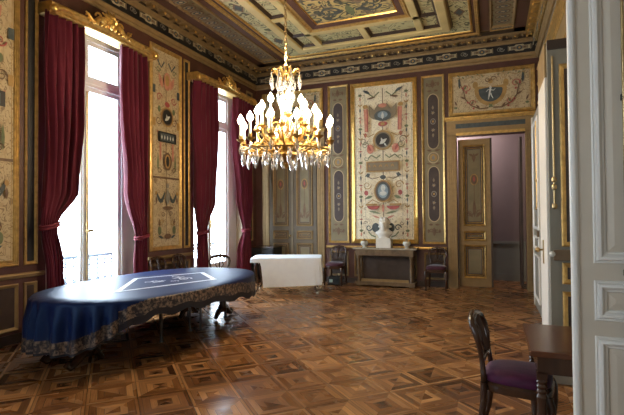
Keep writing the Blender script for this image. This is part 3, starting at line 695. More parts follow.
# ------------------------------------------------------------------ ceiling decoration
tr = [12]
def ctrim(mb, **k): struct(mb.build('trim_%d' % tr[0], **k)); tr[0] += 1
def cslab(key, u0, u1, v0, v1, h0=0, h1=.012, mb=None):
    own = mb is None
    if own: mb = new(key)
    else: mb.use(key)
    slab(mb, PC, u0, u1, v0, v1, -.01 if h0 == 0 else h0, h1)
    if own: ctrim(mb, smooth=False)
    return mb
YE = YB; Y0 = YF
for sgn, X0 in ((1, XL), (-1, XR)):
    def U(a, b): return tuple(sorted((X0+sgn*a, X0+sgn*b)))
    vb = YE-.55
    mb = MB()
    cslab('ceil_red', *U(.27, .49), Y0, YE-.27, mb=mb); cslab('ceil_red', *U(.97, 1.14), Y0, YE-.6, mb=mb)
    mb.use('gold_dull'); ringframe(mb, PC, *U(.49, .95), Y0, YE-.72, [(0,0),(0,.03),(.02,.04),(.05,.02),(.06,.01)])
    cslab('olive', *U(.55, .89), Y0+.06, YE-.78, mb=mb)
    P = Paint(mb, PC, .0125); c = X0+sgn*.72; n = int((YE-.85-2.)/.24)
    for i in range(n):
        y = YE-.95-i*.24
        P.ell(c, y, .14, .10, 'brown'); P.ell(c, y, .115, .075, 'paint_olive'); P.ell(c, y, .08, .05, 'slate'); P.ell(c, y, .04, .02, 'cream2')
        for d in (-1, 1): P.leaf(c+d*.14, y-.12, PI/2-d*PI/2, .07, .05, 'brown')
    mb.use('gold'); ringframe(mb, PC, *U(.5, .95), YE-.69, YE-.5, scaled(FS, .8)); cslab('paint_olive', *U(.54, .91), YE-.65, YE-.54, mb=mb)
    ctrim(mb, angle=.4)
# back strip
mb = MB(); cslab('umber', XL+.27, XR-.27, YE-.5, YE-.27, mb=mb); P = Paint(mb, PC, .0125)
for i in range(34):
    x = XL+1.2+i*.13
    if x > XR-1.0: break
    P.leaf(x, YE-.385, .4*(-1)**i, .11, .06, 'ochre' if i % 2 else 'grey')
ctrim(mb, smooth=False)
# stepped gilt moulding round the compartment field, painted border, beams
FX0, FX1, FY1, FY0 = XL+1.14, XR-1.14, YE-.52, .2
mb = new('gold'); ringframe(mb, PC, FX0, FX1, FY0, FY1, [(0,0),(0,.05),(.02,.065),(.04,.05),(.06,.055),(.08,.03)]); 
mb.use('ceil_red'); ringframe(mb, PC, FX0+.08, FX1-.08, FY0+.08, FY1-.08, [(0,.0),(0,.02),(.05,.02)])
mb.use('gold_bright'); ringframe(mb, PC, FX0+.13, FX1-.13, FY0+.13, FY1-.13, [(0,0),(0,.03),(.02,.04),(.045,.025),(.05,.01)])
ctrim(mb, angle=.4)
B0 = .18
mb = new('paint_border'); ringframe(mb, PC, FX0+B0, FX1-B0, FY0+B0, FY1-B0, [(0,0),(0,.010),(.32,.010),(.32,0)])
P = Paint(mb, PC, .0105)
for x in (FX0+B0+.16, FX1-B0-.16):
    for y in (9.0, 7.3, 5.5, 3.7, 2.0): P.poly([(x-.11, y), (x, y-.19), (x+.11, y), (x, y+.19)], 'brown'); P.poly([(x-.07, y), (x, y-.13), (x+.07, y), (x, y+.13)], 'slate'); 
for x in (-3.4, XM, -1.4):
    y = FY1-B0-.16; P.poly([(x-.19, y), (x, y-.11), (x+.19, y), (x, y+.11)], 'brown'); P.poly([(x-.13, y), (x, y-.07), (x+.13, y), (x, y+.07)], 'slate')
mb.use('umber'); ringframe(mb, PC, FX0+B0+.32, FX1-B0-.32, FY0+B0+.32, FY1-B0-.32, [(0,0),(0,.012),(.035,.012),(.035,0)])
ctrim(mb, angle=.4)
G = .54      # beam ring
gx0, gx1, gy0, gy1 = FX0+G, FX1-G, FY0+G, FY1-G
mb = new('beam'); ringframe(mb, PC, gx0, gx1, gy0, gy1, [(0,0),(0,.09),(.02,.11),(.16,.11),(.18,.09),(.18,0)])
mb.use('gold_dull'); ringframe(mb, PC, gx0-.03, gx1+.03, gy0-.03, gy1+.03, [(0,0),(0,.03),(.03,.05)])
ctrim(mb, angle=.4)
ix0, ix1, iy1 = gx0+.18, gx1-.18, gy1-.18
# inner grid: central panel with its frame, side coffers
cx0, cx1, cy1 = XM-1.02, XM+1.02, 8.72
mb = new('beam')
for x in (cx0-.14, cx1): slab(mb, PC, x, x+.14, gy0+.18, iy1, -.01, .085)
slab(mb, PC, cx0-.14, cx1+.14, cy1, cy1+.14, -.01, .085); slab(mb, PC, cx0, cx1, 3.0, 3.14, -.01, .085)
for y in (7.86, 5.9, 4.0): 
    slab(mb, PC, ix0, cx0-.14, y, y+.13, -.01, .085); slab(mb, PC, cx1+.14, ix1, y, y+.13, -.01, .085)
for x in (XM-.07,): slab(mb, PC, x, x+.14, cy1+.14, iy1, -.01, .085)
ctrim(mb, smooth=False, bevel=.012)
mb = new('gold'); ringframe(mb, PC, cx0, cx1, 3.14, cy1, [(0,0),(0,.075),(.03,.085),(.06,.06),(.1,.055)], back=False)
mb.use('ceil_red'); ringframe(mb, PC, cx0+.1, cx1-.1, 3.24, cy1-.1, [(0,.055),(.11,.02)], back=False)
mb.use('gold_bright'); ringframe(mb, PC, cx0+.21, cx1-.21, 3.35, cy1-.21, [(0,.02),(.015,.035),(.03,.012)], back=False)
mb.use('paint_coffer'); slab(mb, PC, cx0+.23, cx1-.23, 3.38, cy1-.23, -.01, .012)
P = Paint(mb, PC, .0125)
for k, yy in enumerate((8.1, 7.0, 5.9, 4.8)):
    for d in (-1, 1):
        P.scroll(XM+d*.38, yy, .2, 'slate', .06, d, 1.4); P.leaf(XM+d*.1, yy, PI/2-d*1.2, .3, .12, 'slate'); P.scroll(XM+d*.55, yy-.32, .1, 'brown', .04, -d, 1.2)
    P.leaf(XM, yy-.2, PI/2, .5, .16, 'green')
ctrim(mb, angle=.4)
def coffer(u0, u1, v0, v1):
    mb = new('umber'); ringframe(mb, PC, u0, u1, v0, v1, [(0,0),(0,.06),(.05,.02),(.05,0)])
    mb.use('paint_border'); slab(mb, PC, u0+.05, u1-.05, v0+.05, v1-.05, -.01, .012)
    mb.use('gold_dull'); ringframe(mb, PC, u0+.05, u1-.05, v0+.05, v1-.05, scaled(FS, .5)); ctrim(mb, angle=.4)
coffer(ix0, XM-.07, cy1+.14, iy1); coffer(XM+.07, ix1, cy1+.14, iy1)
for a, b in ((ix0, cx0-.14), (cx1+.14, ix1)):
    for v0, v1 in ((7.99, cy1+.14), (6.03, 7.86), (4.13, 5.9), (1.6, 4.0)): coffer(a, b, v0, v1)

# ------------------------------------------------------------------ windows
def make_window(idx, y0, y1, detail=True):
    w = thing('window_%d' % idx, ['', 'tall french window outside the picture', 'tall french window nearest the camera, between burgundy curtains', 'tall french window nearest the back wall, between burgundy curtains'][idx], 'window', (0,0,0)); struct(w)
    xf = -6.0
    # reveal lining and head
    mb = new('linen'); mb.box(-6.3, XL-.0, y0, y0+.02, 0, HW); mb.box(-6.3, XL, y1-.02, y1, 0, HW); mb.use('gold_dull'); mb.box(-6.3, XL, y0, y1, HW-.02, HW)
    for k in range(2): mb.box(-5.93+k*.08, -5.89+k*.08, y0+.02, y1-.02, HW-.05-.0*k, HW-.02)
    mb.build('window_reveal', w, smooth=False)
    a, b = y0+.08, y1-.37; m = (a+b)/2
    mb = new('window_wood')
    mb.box(xf-.06, xf+.06, y0+.02, a+.02, 0, HW-.05); mb.box(xf-.06, xf+.06, b-.02, y1-.02, 0, HW-.05); mb.box(xf-.06, xf+.06, a, b, HW-.17, HW-.05)
    mb.box(xf-.07, xf+.07, a, b, 3.69, 3.81); mb.box(xf-.08, xf+.08, a, b, 3.74, 3.77); mb.box(xf-.06, xf+.06, a, b, 0, .05)
    fr = mb.build('window_frame', w, smooth=False)
    for (c, d, z0, z1, nm) in ((a+.02, m-.015, .05, 3.69, 'casement'), (m+.015, b-.02, .05, 3.69, 'casement'), (a+.02, m, 3.81, HW-.17, 'fanlight'), (m, b-.02, 3.81, HW-.17, 'fanlight')):
        mb = new('window_wood'); t = .07
        mb.box(xf-.025, xf+.03, c, c+t, z0, z1); mb.box(xf-.025, xf+.03, d-t, d, z0, z1)
        mb.box(xf-.025, xf+.03, c+t, d-t, z0, z0+(.5 if z0 < 1 else .06)); mb.box(xf-.025, xf+.03, c+t, d-t, z1-t, z1)
        cs = mb.build(nm, w, smooth=False)
        mb = new('glass'); mb.box(xf-.003, xf+.003, c+t, d-t, z0+(.5 if z0 < 1 else .06), z1-t); mb.build('glass_pane', cs, smooth=False)
    mb = new('window_wood'); mb.box(xf+.03, xf+.055, m-.05, m+.05, .05, 3.69); mb.build('meeting_stile', w, smooth=False)
    mb = new('brass'); mb.tube([(xf+.075, m, .1), (xf+.075, m, 3.6)], .011)
    mb.lathe([(.012,-.1),(.025,-.06),(.018,0),(.028,.06),(.012,.1)], (xf+.085, m, 1.45), 10); mb.box(xf+.055, xf+.12, m-.012, m+.1, 1.38, 1.42); mb.build('espagnolette', w)
    return w
for i, (a, b) in enumerate(WINS): make_window(i+1, a, b)
wf = thing('window_4', 'unseen window added behind the camera for its light', 'window', (0,0,0)); struct(wf)  # unseen window, added to light the foreground door leaf
mb = new('window_wood')
for a, b, c, d in ((-.9, -.84, 1.1, 3.2), (-.46, -.4, 1.1, 3.2), (-.84, -.46, 1.1, 1.16), (-.84, -.46, 3.14, 3.2)): mb.box(a, b, YF-.12, YF-.05, c, d)
mb.build('window_frame', wf, smooth=False)
mb = new('glass'); mb.box(-.84, -.46, YF-.09, YF-.08, 1.16, 3.14); mb.build('glass_pane', wf, smooth=False)
# balconies outside
for i, (a, b) in enumerate(WINS):
    if i < 1: continue
    o = thing('balcony_railing', ['pale balcony railing outside nearest window', 'pale balcony railing outside window nearest back wall'][i-1], 'railing', (-6.75, (a+b)/2, -.02), 0)
    L = (b-a)/2+.2
    mb = new('facade'); mb.box(-.12, .44, -L, L, -.15, .0); mb.build('slab', o, smooth=False)
    mb = new('railing'); mb.box(-.03, .03, -L, L, .92, .97); mb.box(-.015, .015, -L, L, .12, .15); mb.box(-.015, .015, -L, L, .78, .80); mb.build('handrail', o, smooth=False)
    mb = new('railing')
    n = 14
    for k in range(n+1):
        y = -L+2*L*k/n; mb.tube([(0, y, 0), (0, y, .94)], .016, 6)
        if k < n: yc = y+L/n; mb.tube([(0, yc+.05*math.cos(t*PI/8), .86+.04*math.sin(t*PI/8)) for t in range(16)], .013, 5, True); mb.tube([(0, yc+.055*math.cos(t*PI/8), .45+.2*math.sin(t*PI/8)) for t in range(16)], .013, 5, True)
    mb.build('baluster_grille', o)

# ------------------------------------------------------------------ curtains and pelmets
def lerp(a, b, t): return a+(b-a)*t
def curve(keys, z):
    for (z0, v0), (z1, v1) in zip(keys, keys[1:]):
        if z1 <= z <= z0:
            t = (z0-z)/(z0-z1); t = t*t*(3-2*t); return lerp(v0, v1, t)
    return keys[-1][1] if z < keys[-1][0] else keys[0][1]
def curtain(label, ka, kb, ztie, ph, x0=-5.58, group='burgundy velvet window curtains'):
    """ka, kb: (z, y) keys of the two edges, from top to floor"""
    ytie = (curve(ka, ztie)+curve(kb, ztie))/2
    o = thing('curtain', label, 'curtain', (x0, ytie, 0), 0, group)
    nz, ns = 60, 72; vs = []; fs = []
    for i in range(nz+1):
        z = 4.425-(4.425-.03)*i/nz
        a, b = curve(ka, z), curve(kb, z); w = b-a
        amp = min(.07, .30*w/6.5+.02); pinch = math.exp(-((z-ztie)/.22)**2)
        for j in range(ns+1):
            s = j/ns
            y = lerp(a, b, s) + .02*math.sin(2*PI*(4.5*s)+ph+1.3)*(1-pinch)
            x = amp*(1-.35*pinch)*math.sin(2*PI*5.5*s+ph+.5*math.sin(z*1.1+ph)) + .018*math.sin(2*PI*11*s+z*2+ph) + .05*pinch*math.sin(PI*s) - .03*math.sin(3*z)*(s-.5)
            vs.append((x, y-ytie, z))
    for i in range(nz):
        for j in range(ns):
            k = i*(ns+1)+j; fs.append((k, k+1, k+ns+2, k+ns+1))
    mb = new('velvet'); mb.add(vs, fs); c = mb.build('drape', o, angle=3.2)
    sl = c.modifiers.new('thickness', 'SOLIDIFY'); sl.thickness = .006; sl.offset = 0
    a, b = curve(ka, ztie), curve(kb, ztie); w = (b-a)/2+.02
    mb = new('tie')
    for dz in (-.02, .015): mb.tube([(.085*math.cos(2*PI*k/20)+.02, w*math.sin(2*PI*k/20), ztie+dz+.03*math.sin(2*PI*k/20)) for k in range(20)], .018, 8, True)
    mb.build('tieback', o)
    return o
curtain('burgundy curtain tied at the left of the nearest window', [(4.5,4.42),(2.2,4.42),(1.5,4.40),(.9,4.50),(0,4.48)], [(4.5,5.08),(3.0,5.08),(2.0,4.98),(1.5,4.62),(1.0,4.72),(0,4.80)], 1.5, .3)
curtain('burgundy curtain tied at the right of the nearest window', [(4.5,5.80),(3.2,5.80),(2.1,5.90),(1.28,6.14),(.8,6.10),(0,6.08)], [(4.5,6.44),(2.2,6.44),(1.28,6.39),(.8,6.41),(0,6.42)], 1.28, 1.7)
curtain('burgundy curtain tied at the left of the window nearest the back wall', [(4.5,7.80),(2.2,7.80),(1.3,7.90),(.8,7.88),(0,7.86)], [(4.5,8.66),(3.0,8.66),(2.0,8.58),(1.3,8.18),(.8,8.26),(0,8.28)], 1.3, 2.9)
curtain('burgundy curtain tied at the right of the window nearest the back wall', [(4.5,9.34),(3.2,9.36),(2.1,9.48),(1.3,9.72),(.8,9.5),(0,9.46)], [(4.5,10.12),(2.2,10.1),(1.3,10.0),(.8,10.08),(0,10.1)], 1.3, 4.4)

def pelmet(label, y0, y1):
    c = (y0+y1)/2; L = (y1-y0)/2
    o = thing('pelmet', label, 'pelmet', (XL+.004, c, 4.40), 0, 'gilded pelmets above the windows')
    def arch(t): return .012*math.cos(PI*t/L)
    prof = [(0,0),(.24,0),(.26,.02),(.25,.05),(.28,.08),(.29,.12),(.26,.15),(0,.15)]
    mb = new('gold'); n = 28; vs = []
    for i in range(n+1):
        t = -L+2*L*i/n
        for a, b in prof: vs.append((a, t, b+arch(t)))
    m = len(prof); fs = [(i*m+k, i*m+(k+1) % m, (i+1)*m+(k+1) % m, (i+1)*m+k) for i in range(n) for k in range(m)]
    fs += [list(range(m)), [n*m+k for k in range(m)][::-1]]
    mb.add(vs, fs); mb.build('cornice_board', o, angle=.5)
    for d in (-1, 1):
        mb = new('gold_bright'); y = d*(L-.05); mb.ball((.27, y, .04), .06, 10, 7); mb.tube([(.27, y, .04), (.3, y-d*.1, .08), (.28, y-d*.22, .1), (.29, y-d*.3, .06)], [.04,.035,.03,.015]); mb.build('end_scroll', o)
    mb = new('gold_bright'); rnd = random.Random(3)
    mb.ball((.33, 0, .12), .09, 12, 8, (.7, 1, 1.2)); mb.ball((.36, 0, .05), .06, 10, 7)
    for d in (-1, 1):
        for k in range(6):
            a = .25+k*.33; r = .13+.03*(k % 2)
            mb.tube([(.31, 0, .1), (.36, d*r*.6*math.cos(a), .1+r*.6*math.sin(a)), (.33, d*r*1.3*math.cos(a), .1+r*1.2*math.sin(a))], [.03,.035,.008], 7)
        sp = [(.32, d*(.1+.09*k*.6), .06+.05*math.sin(k*1.1)) for k in range(8)]; mb.tube(sp, [.04,.045,.04,.04,.035,.03,.022,.01], 8)
        mb.tube([(.31, d*(.22+.07*math.cos(q)*(1-q/9)), .12+.07*math.sin(q)*(1-q/9)) for q in [k*.5 for k in range(12)]], .016, 6)
        mb.tube([(.31, d*(.42+.05*math.cos(q)*(1-q/9)), .06+.05*math.sin(q)*(1-q/9)) for q in [k*.5 for k in range(12)]], .013, 6)
        for k in range(5): mb.ball((.33, d*(.1+.08*k), .02-.01*k), .028-.003*k, 7, 5)
    cr_ = mb.build('carved_crest', o); cr_.location = (.0, -.06, .09); cr_.scale = (.95, .95, 1)
pelmet('gilded pelmet with carved crest above nearest window', 4.45, 6.56)
pelmet('gilded pelmet with carved crest above window nearest back wall', 7.76, 10.2)

# ------------------------------------------------------------------ chandelier
CHX, CHY = XM+.03, 5.2
ch = thing('chandelier', 'large lit gilt chandelier with candle bulbs and crystal drops', 'chandelier', (CHX, CHY, 0))
mb = new('brass'); z = 3.52; k = 0
while z < 5.40:
    pts = []
    for t in range(12):
        a = 2*PI*t/12; u = .016*math.cos(a); v = .034*math.sin(a)
        pts.append((u, 0, z+v) if k % 2 else (0, u, z+v))
    mb.tube(pts, .006, 5, True); z += .052; k += 1
mb.build('chain', ch)
mb = new('gold_bright'); mb.lathe([(.001,5.30),(.05,5.31),(.09,5.36),(.12,5.41),(.12,5.42)], (0,0,0), 20); mb.build('ceiling_rose', ch)
mb = new('gilt'); mb.lathe([(.012,3.5),(.03,3.47),(.014,3.44),(.02,3.40),(.05,3.36),(.025,3.32),(.03,3.28),(.02,3.25)], (0,0,0), 14)
for k in range(8):
    a = 2*PI*k/8; ca, sa = math.cos(a), math.sin(a)
    mb.tube([(ca*r, sa*r, zz) for r, zz in ((.03,3.27),(.07,3.30),(.10,3.36),(.13,3.41),(.17,3.42),(.19,3.39))], [.016,.02,.02,.014,.01,.006], 7)
mb.tube([(.10*math.cos(t*PI/12), .10*math.sin(t*PI/12), 3.36) for t in range(24)], .012, 7, True)
mb.build('crown', ch)
mb = new('crystal')
mb.lathe([(.02,3.26),(.06,3.24),(.09,3.2),(.05,3.16),(.03,3.12),(.06,3.08),(.085,3.0),(.07,2.92),(.035,2.86),(.06,2.82),(.1,2.74),(.115,2.66),(.08,2.58),(.04,2.54)], (0,0,0), 14)
mb.build('glass_column', ch)
mb = new('gilt')
mb.lathe([(.014,2.2),(.014,3.28)], (0,0,0), 8)
for zc, r in ((3.14, .05), (2.87, .06), (2.55, .09)): mb.lathe([(r*.6,zc-.03),(r,zc-.01),(r,zc+.01),(r*.6,zc+.03)], (0,0,0), 16)
mb.lathe([(.08,2.55),(.14,2.52),(.17,2.46),(.12,2.40),(.15,2.36),(.09,2.31),(.04,2.28),(.05,2.25),(.02,2.21),(.002,2.19)], (0,0,0), 18)
for k in range(8):
    a = 2*PI*k/8; mb.tube([(math.cos(a)*r, math.sin(a)*r, zz) for r, zz in ((.1,2.52),(.2,2.58),(.24,2.66),(.2,2.72),(.16,2.68))], [.02,.018,.016,.012,.008], 6)
mb.build('stem', ch)
mb = new('gilt'); mb.tube([(.53*math.cos(t*PI/18), .53*math.sin(t*PI/18), 2.405) for t in range(36)], .012, 7, True); mb.build('gallery_ring', ch)
def arm(ang, R, zc, z0, parent):
    ca, sa = math.cos(ang), math.sin(ang)
    pts = [(.11, z0), (R*.35, z0-.07), (R*.6, z0-.10), (R*.85, z0-.05), (R*.98, zc-.10), (R, zc-.03)]
    mb = new('gilt'); sm = []
    for i in range(len(pts)-1):
        for t in (0, .34, .67): sm.append((lerp(pts[i][0], pts[i+1][0], t), lerp(pts[i][1], pts[i+1][1], t)))
    sm.append(pts[-1])
    mb.tube([(r*ca, r*sa, zz) for r, zz in sm], [.017-.006*i/len(sm) for i in range(len(sm))], 7)
    mb.tube([((R*.62+.06*math.cos(q)*(1-q/8))*ca, (R*.62+.06*math.cos(q)*(1-q/8))*sa, z0-.02+.06*math.sin(q)*(1-q/8)) for q in [k*.55 for k in range(11)]], .009, 6)
    mb.lathe([(.012,-.05),(.03,-.035),(.05,-.02),(.055,-.012),(.02,-.006),(.024,.03),(.02,.03)], (R*ca, R*sa, zc), 12)
    a = mb.build('arm', parent)
    mb = new('candle'); mb.lathe([(.015,0),(.015,.15),(.008,.155)], (R*ca, R*sa, zc+.02), 10); mb.build('candle', a)
    mb = new('bulb'); mb.lathe([(.012,0),(.03,.02),(.04,.05),(.032,.075),(.016,.1),(.002,.125)], (R*ca, R*sa, zc+.17), 10); mb.build('flame_bulb', a)
for k in range(12): arm(2*PI*k/12+.12, .56, 2.53+.015*(k % 2), 2.48, ch)
for k in range(8): arm(2*PI*k/8+.3, .36, 2.70, 2.58, ch)
for k in range(4): arm(2*PI*k/4+.6, .19, 2.84, 2.74, ch)
def drop(l, w):
    mb = new('crystal'); mb.lathe([(.001,0),(w*.35,-.012),(.001+w*.2,-.026),(w*.5,-.045),(w,-.045-l*.35),(w*.8,-.045-l*.65),(w*.25,-.045-l*.92),(.001,-.045-l)], (0,0,0), 6)
    return mb
pro = drop(.12, .024).build('crystal_drop', ch, smooth=False)
spots = [(.53, 2*PI*k/24, 2.395) for k in range(24)] + [(.40, 2*PI*k/16+.1, 2.40) for k in range(16)] + [(.25, 2*PI*k/12, 2.42) for k in range(12)] + \
        [(.56, 2*PI*k/12+.12, 2.51) for k in range(12)] + [(.185, 2*PI*k/8+.0, 3.385) for k in range(8)] + [(.10, 2*PI*k/10, 3.35) for k in range(10)] + [(.13, 2*PI*k/8, 2.36) for k in range(8)] + [(.10, 2*PI*k/8, 3.18) for k in range(8)]
for i, (r, a, zz) in enumerate(spots):
    o = pro if i == 0 else pro.copy()
    if i: C.objects.link(o)
    o.location = (r*math.cos(a), r*math.sin(a), zz); o.rotation_euler = (0, 0, a)
    s = 1.25 if zz > 3.3 else .85+.4*((i*7) % 5)/5; o.scale = (s, s, s)

# ------------------------------------------------------------------ big oval table and its blue cloth
TX, TY, TA, TB, TZ = -4.15, 5.03, .96, 1.63, .76
def sup(th, a, b, e=2.45):
    c, s = math.cos(th), math.sin(th)
    return a*math.copysign(abs(c)**(2/e), c), b*math.copysign(abs(s)**(2/e), s)
tb = thing('oval_table', 'large oval table with thin steel legs under the blue cloth', 'table', (TX, TY, 0))
mb = new('wood'); n = 48; ring = [sup(2*PI*k/n, TA-.03, TB-.03) for k in range(n)]
mb.add([(u, v, TZ-.04) for u, v in ring] + [(u, v, TZ-.008) for u, v in ring], [list(range(n))[::-1], [n+k for k in range(n)]] + [(k, (k+1) % n, n+(k+1) % n, n+k) for k in range(n)])
mb.build('tabletop', tb, smooth=False)
for x, y in ((-.58, -.96), (-.54, -.58), (.16, -.18), (.16, .42), (.27, .52), (.15, 1.36), (-.5, .6), (-.45, 1.2)):
    mb = new('steel'); mb.tube([(x, y, .012), (x, y, TZ-.04)], .018, 10); mb.lathe([(.03,0),(.03,.015),(.018,.02)], (x, y, .0), 10); mb.build('leg', tb)
for x, y, d in ((.12, 1.32, 1), (-.42, -1.12, -1), (-.45, 1.2, 1), (.02, -1.2, -1)):
    mb = new('wood'); mb.lathe([(.05,.1),(.07,.16),(.045,.22),(.06,.4),(.045,.58),(.07,.66),(.07,TZ-.04)], (x, y, 0), 14)
    mb.tube([(x, y-d*.02, .16), (x, y+d*.1, .14), (x, y+d*.18, .07), (x, y+d*.24, .045), (x, y+d*.28, .07), (x, y+d*.25, .1)], [.05,.055,.045,.042,.034,.02], 9)
    mb.tube([(x, y+d*.02, .16), (x, y-d*.1, .12), (x, y-d*.17, .05), (x, y-d*.2, .03)], [.05,.045,.035,.03], 9); mb.build('carved_pedestal', tb)
# blue cloth
hk = [(-180,.10),(-140,.17),(-100,.21),(-80,.23),(-68,.31),(-58,.41),(-48,.50),(-38,.56),(-20,.57),(0,.54),(25,.46),(50,.40),(90,.34),(130,.12),(180,.10)]
def hem(deg):
    for (a, b), (c, d) in zip(hk, hk[1:]):
        if a <= deg <= c: return lerp(b, d, (deg-a)/(c-a))
    return .36
def pleat(deg): return max(0, min(1, (-42-deg)/25)) if deg > -175 else .3
N, R = 420, 22; vs = []; fs = []; ms = []
rows_top = 8
mb = MB()
for key in ('blue_cloth', 'brocade', 'cloth_lining'): mb.use(key)
for r in range(rows_top+1):
    f = r/rows_top
    for k in range(N):
        th = 2*PI*k/N; u, v = sup(th, TA*max(f, .01), TB*max(f, .01)); vs.append((u, v, TZ - (.004 if r == rows_top else 0)))
for r in range(R):
    f = (r+1)/R
    for k in range(N):
        th = 2*PI*k/N; deg = math.degrees(th); deg = deg-360 if deg > 180 else deg
        h = hem(deg); z = TZ-.004-(TZ-.004-h)*f; g = pleat(deg)
        wv = math.sin(th*41+1.2*math.sin(th*7)); out = .02+.012*f+g*(.012*f+.045*min(1, f*2.2)*wv)+(1-g)*.012*f*math.sin(th*17+1)
        u, v = sup(th, TA, TB); l = math.hypot(u/TA, v/TB); nu, nv = u/TA**2, v/TB**2; q = math.hypot(nu, nv)
        vs.append((u+nu/q*out, v+nv/q*out, z - .02*f*(1-g)*math.sin(th*23)))
tot = rows_top+R
for r in range(tot):
    for k in range(N):
        k2 = (k+1) % N; a = (r*N+k, r*N+k2, (r+1)*N+k2, (r+1)*N+k)
        mi = 0
        if r >= rows_top:
            th = 2*PI*(k+.5)/N; deg = math.degrees(th); deg = deg-360 if deg > 180 else deg
            h = hem(deg); z = TZ-(TZ-h)*((r-rows_top+.5)/R); e = z-h
            lin = .075 if deg > -55 else .02
            if e < lin: mi = 2
            elif e < lin+.135: mi = 1
        fs.append(a); ms.append(mi)
mb.v = vs; mb.f = fs; mb.m = ms
P = Paint(mb, Plane((0,0,TZ), (1,0,0), (0,1,0), (0,0,1)), .0015)
def loc(x, y): return (x-TX, y-TY)
quad = [loc(*p) for p in ((-3.47,5.34), (-4.12,5.98), (-4.62,5.05), (-3.97,4.02))]
cu = sum(p[0] for p in quad)/4; cv = sum(p[1] for p in quad)/4
for i in range(4):
    a, b = quad[i], quad[(i+1) % 4]; ia = (cu+(a[0]-cu)*.88, cv+(a[1]-cv)*.88); ib = (cu+(b[0]-cu)*.88, cv+(b[1]-cv)*.88)
    P.poly([a, b, ib, ia], 'print_white')
for d in (-1, 1):
    P.scroll(cu+d*.09+.02, cv+d*.16, .10, 'print_white', .022, d, 1.6); P.leaf(cu-.02, cv+d*.05, PI/2*d, .3, .035, 'print_white'); P.scroll(cu-.12, cv+d*.28, .07, 'print_white', .018, -d, 1.3)
    P.scroll(cu+.14, cv+d*.10, .06, 'print_white', .016, -d, 1.3)
bc = mb.build('blue_tablecloth', smooth=True, loc=(TX, TY, 0), angle=1.2)
mark(bc, 'navy blue cloth with white printed frame and brocade hem on oval table', 'tablecloth')

# ------------------------------------------------------------------ small white covered table
wx, wy, wr, wz = -4.10, 9.02, math.radians(20), .75
WA, WB = .73, .45
wt = thing('side_table', 'small table with curved legs under the white cloth', 'table', (wx, wy, 0), wr)
mb = new('wood'); mb.box(-WA+.025, WA-.025, -WB+.025, WB-.025, wz-.03, wz-.006); mb.build('tabletop', wt, smooth=False, bevel=.005)
mb = new('wood'); mb.box(-WA+.1, WA-.1, -WB+.1, WB-.1, wz-.11, wz-.03); mb.build('apron', wt, smooth=False)
for sx in (-1, 1):
    for sy in (-1, 1):
        x, y = sx*(WA-.13), sy*(WB-.13)
        mb = new('wood'); mb.tube([(x, y, wz-.03), (x+sx*.03, y+sy*.03, .58), (x+sx*.02, y+sy*.02, .42), (x-sx*.015, y-sy*.015, .22), (x+sx*.0, y, .1), (x+sx*.04, y+sy*.04, .05)], [.032,.034,.026,.018,.015,.02], 9)
        lg = mb.build('leg', wt); mb = new('china'); mb.ball((x+sx*.04, y+sy*.04, .026), .026, 8, 6); mb.build('caster', lg)
N, R = 200, 14; vs = []; fs = []
def hemw(u, v):
    if v > WB*.97: return .55                            # back edge, short overhang
    if u < -WA*.97: return .655                          # left end, short overhang
    if u > WA*.97: return .26
    t = max(0, min(1, (u+.50)/.05)); return lerp(.665, .155+.05*(u+.5)/1.2, t)
for r in range(5):
    f = max(.01, r/4)
    for k in range(N): u, v = sup(2*PI*k/N, WA*f, WB*f, 14); vs.append((u, v, wz))
for r in range(R):
    f = (r+1)/R
    for k in range(N):
        th = 2*PI*k/N; u, v = sup(th, WA, WB, 14); q = math.hypot(u, v); dr = wz-hemw(u, v)
        o = .01+min(1, dr*2)*f*(.015+.010*math.sin(th*17)+.006*math.sin(th*31+1))
        vs.append((u+u/q*o, v+v/q*o, wz-.004-dr*f))
for r in range(4+R):
    for k in range(N):
        k2 = (k+1) % N; fs.append((r*N+k, r*N+k2, (r+1)*N+k2, (r+1)*N+k))
mb = new('cloth_white'); mb.add(vs, fs); wc = mb.build('white_tablecloth', loc=(wx, wy, 0), rotz=wr, angle=.9)
mark(wc, 'plain white cloth hanging over the small side table', 'tablecloth')

# ------------------------------------------------------------------ console with bust and bowls
cn = thing('console_table', 'carved brown console table with marble top against back wall', 'table', (-2.29, 10.44, 0))
mb = new('marble_top'); mb.box(-.72, .72, -.2, .2, .84, .875); mb.build('marble_slab', cn, smooth=False, bevel=.006)
mb = new('console'); mb.box(-.66, .66, -.16, .18, .70, .84)
for k in range(9): mb.box(-.6+k*.15-.05, -.6+k*.15+.05, -.172, -.16, .735, .805)
mb.build('frieze_rail', cn, smooth=False, bevel=.004)
for x, y in ((-.60, -.10), (.60, -.10), (-.60, .13), (.60, .13)):
    mb = new('console'); mb.lathe([(.045,.11),(.05,.14),(.035,.17),(.04,.4),(.032,.62),(.05,.65),(.045,.7)], (x, y, 0), 12, sx=1, sy=1); mb.build('leg', cn)
mb = new('console'); mb.box(-.68, .68, -.17, .18, .03, .11); mb.use('gold_dull'); mb.box(-.54, .54, -.13, -.11, .11, .17); mb.use('console')
for x in (-.6, .6): mb.lathe([(.06,0),(.075,.02),(.06,.05)], (x, -.1, 0), 10)
mb.build('base_shelf', cn, smooth=False)
mb = new('umber'); mb.box(-.56, .56, .15, .17, .11, .7); mb.build('back_board', cn, smooth=False)

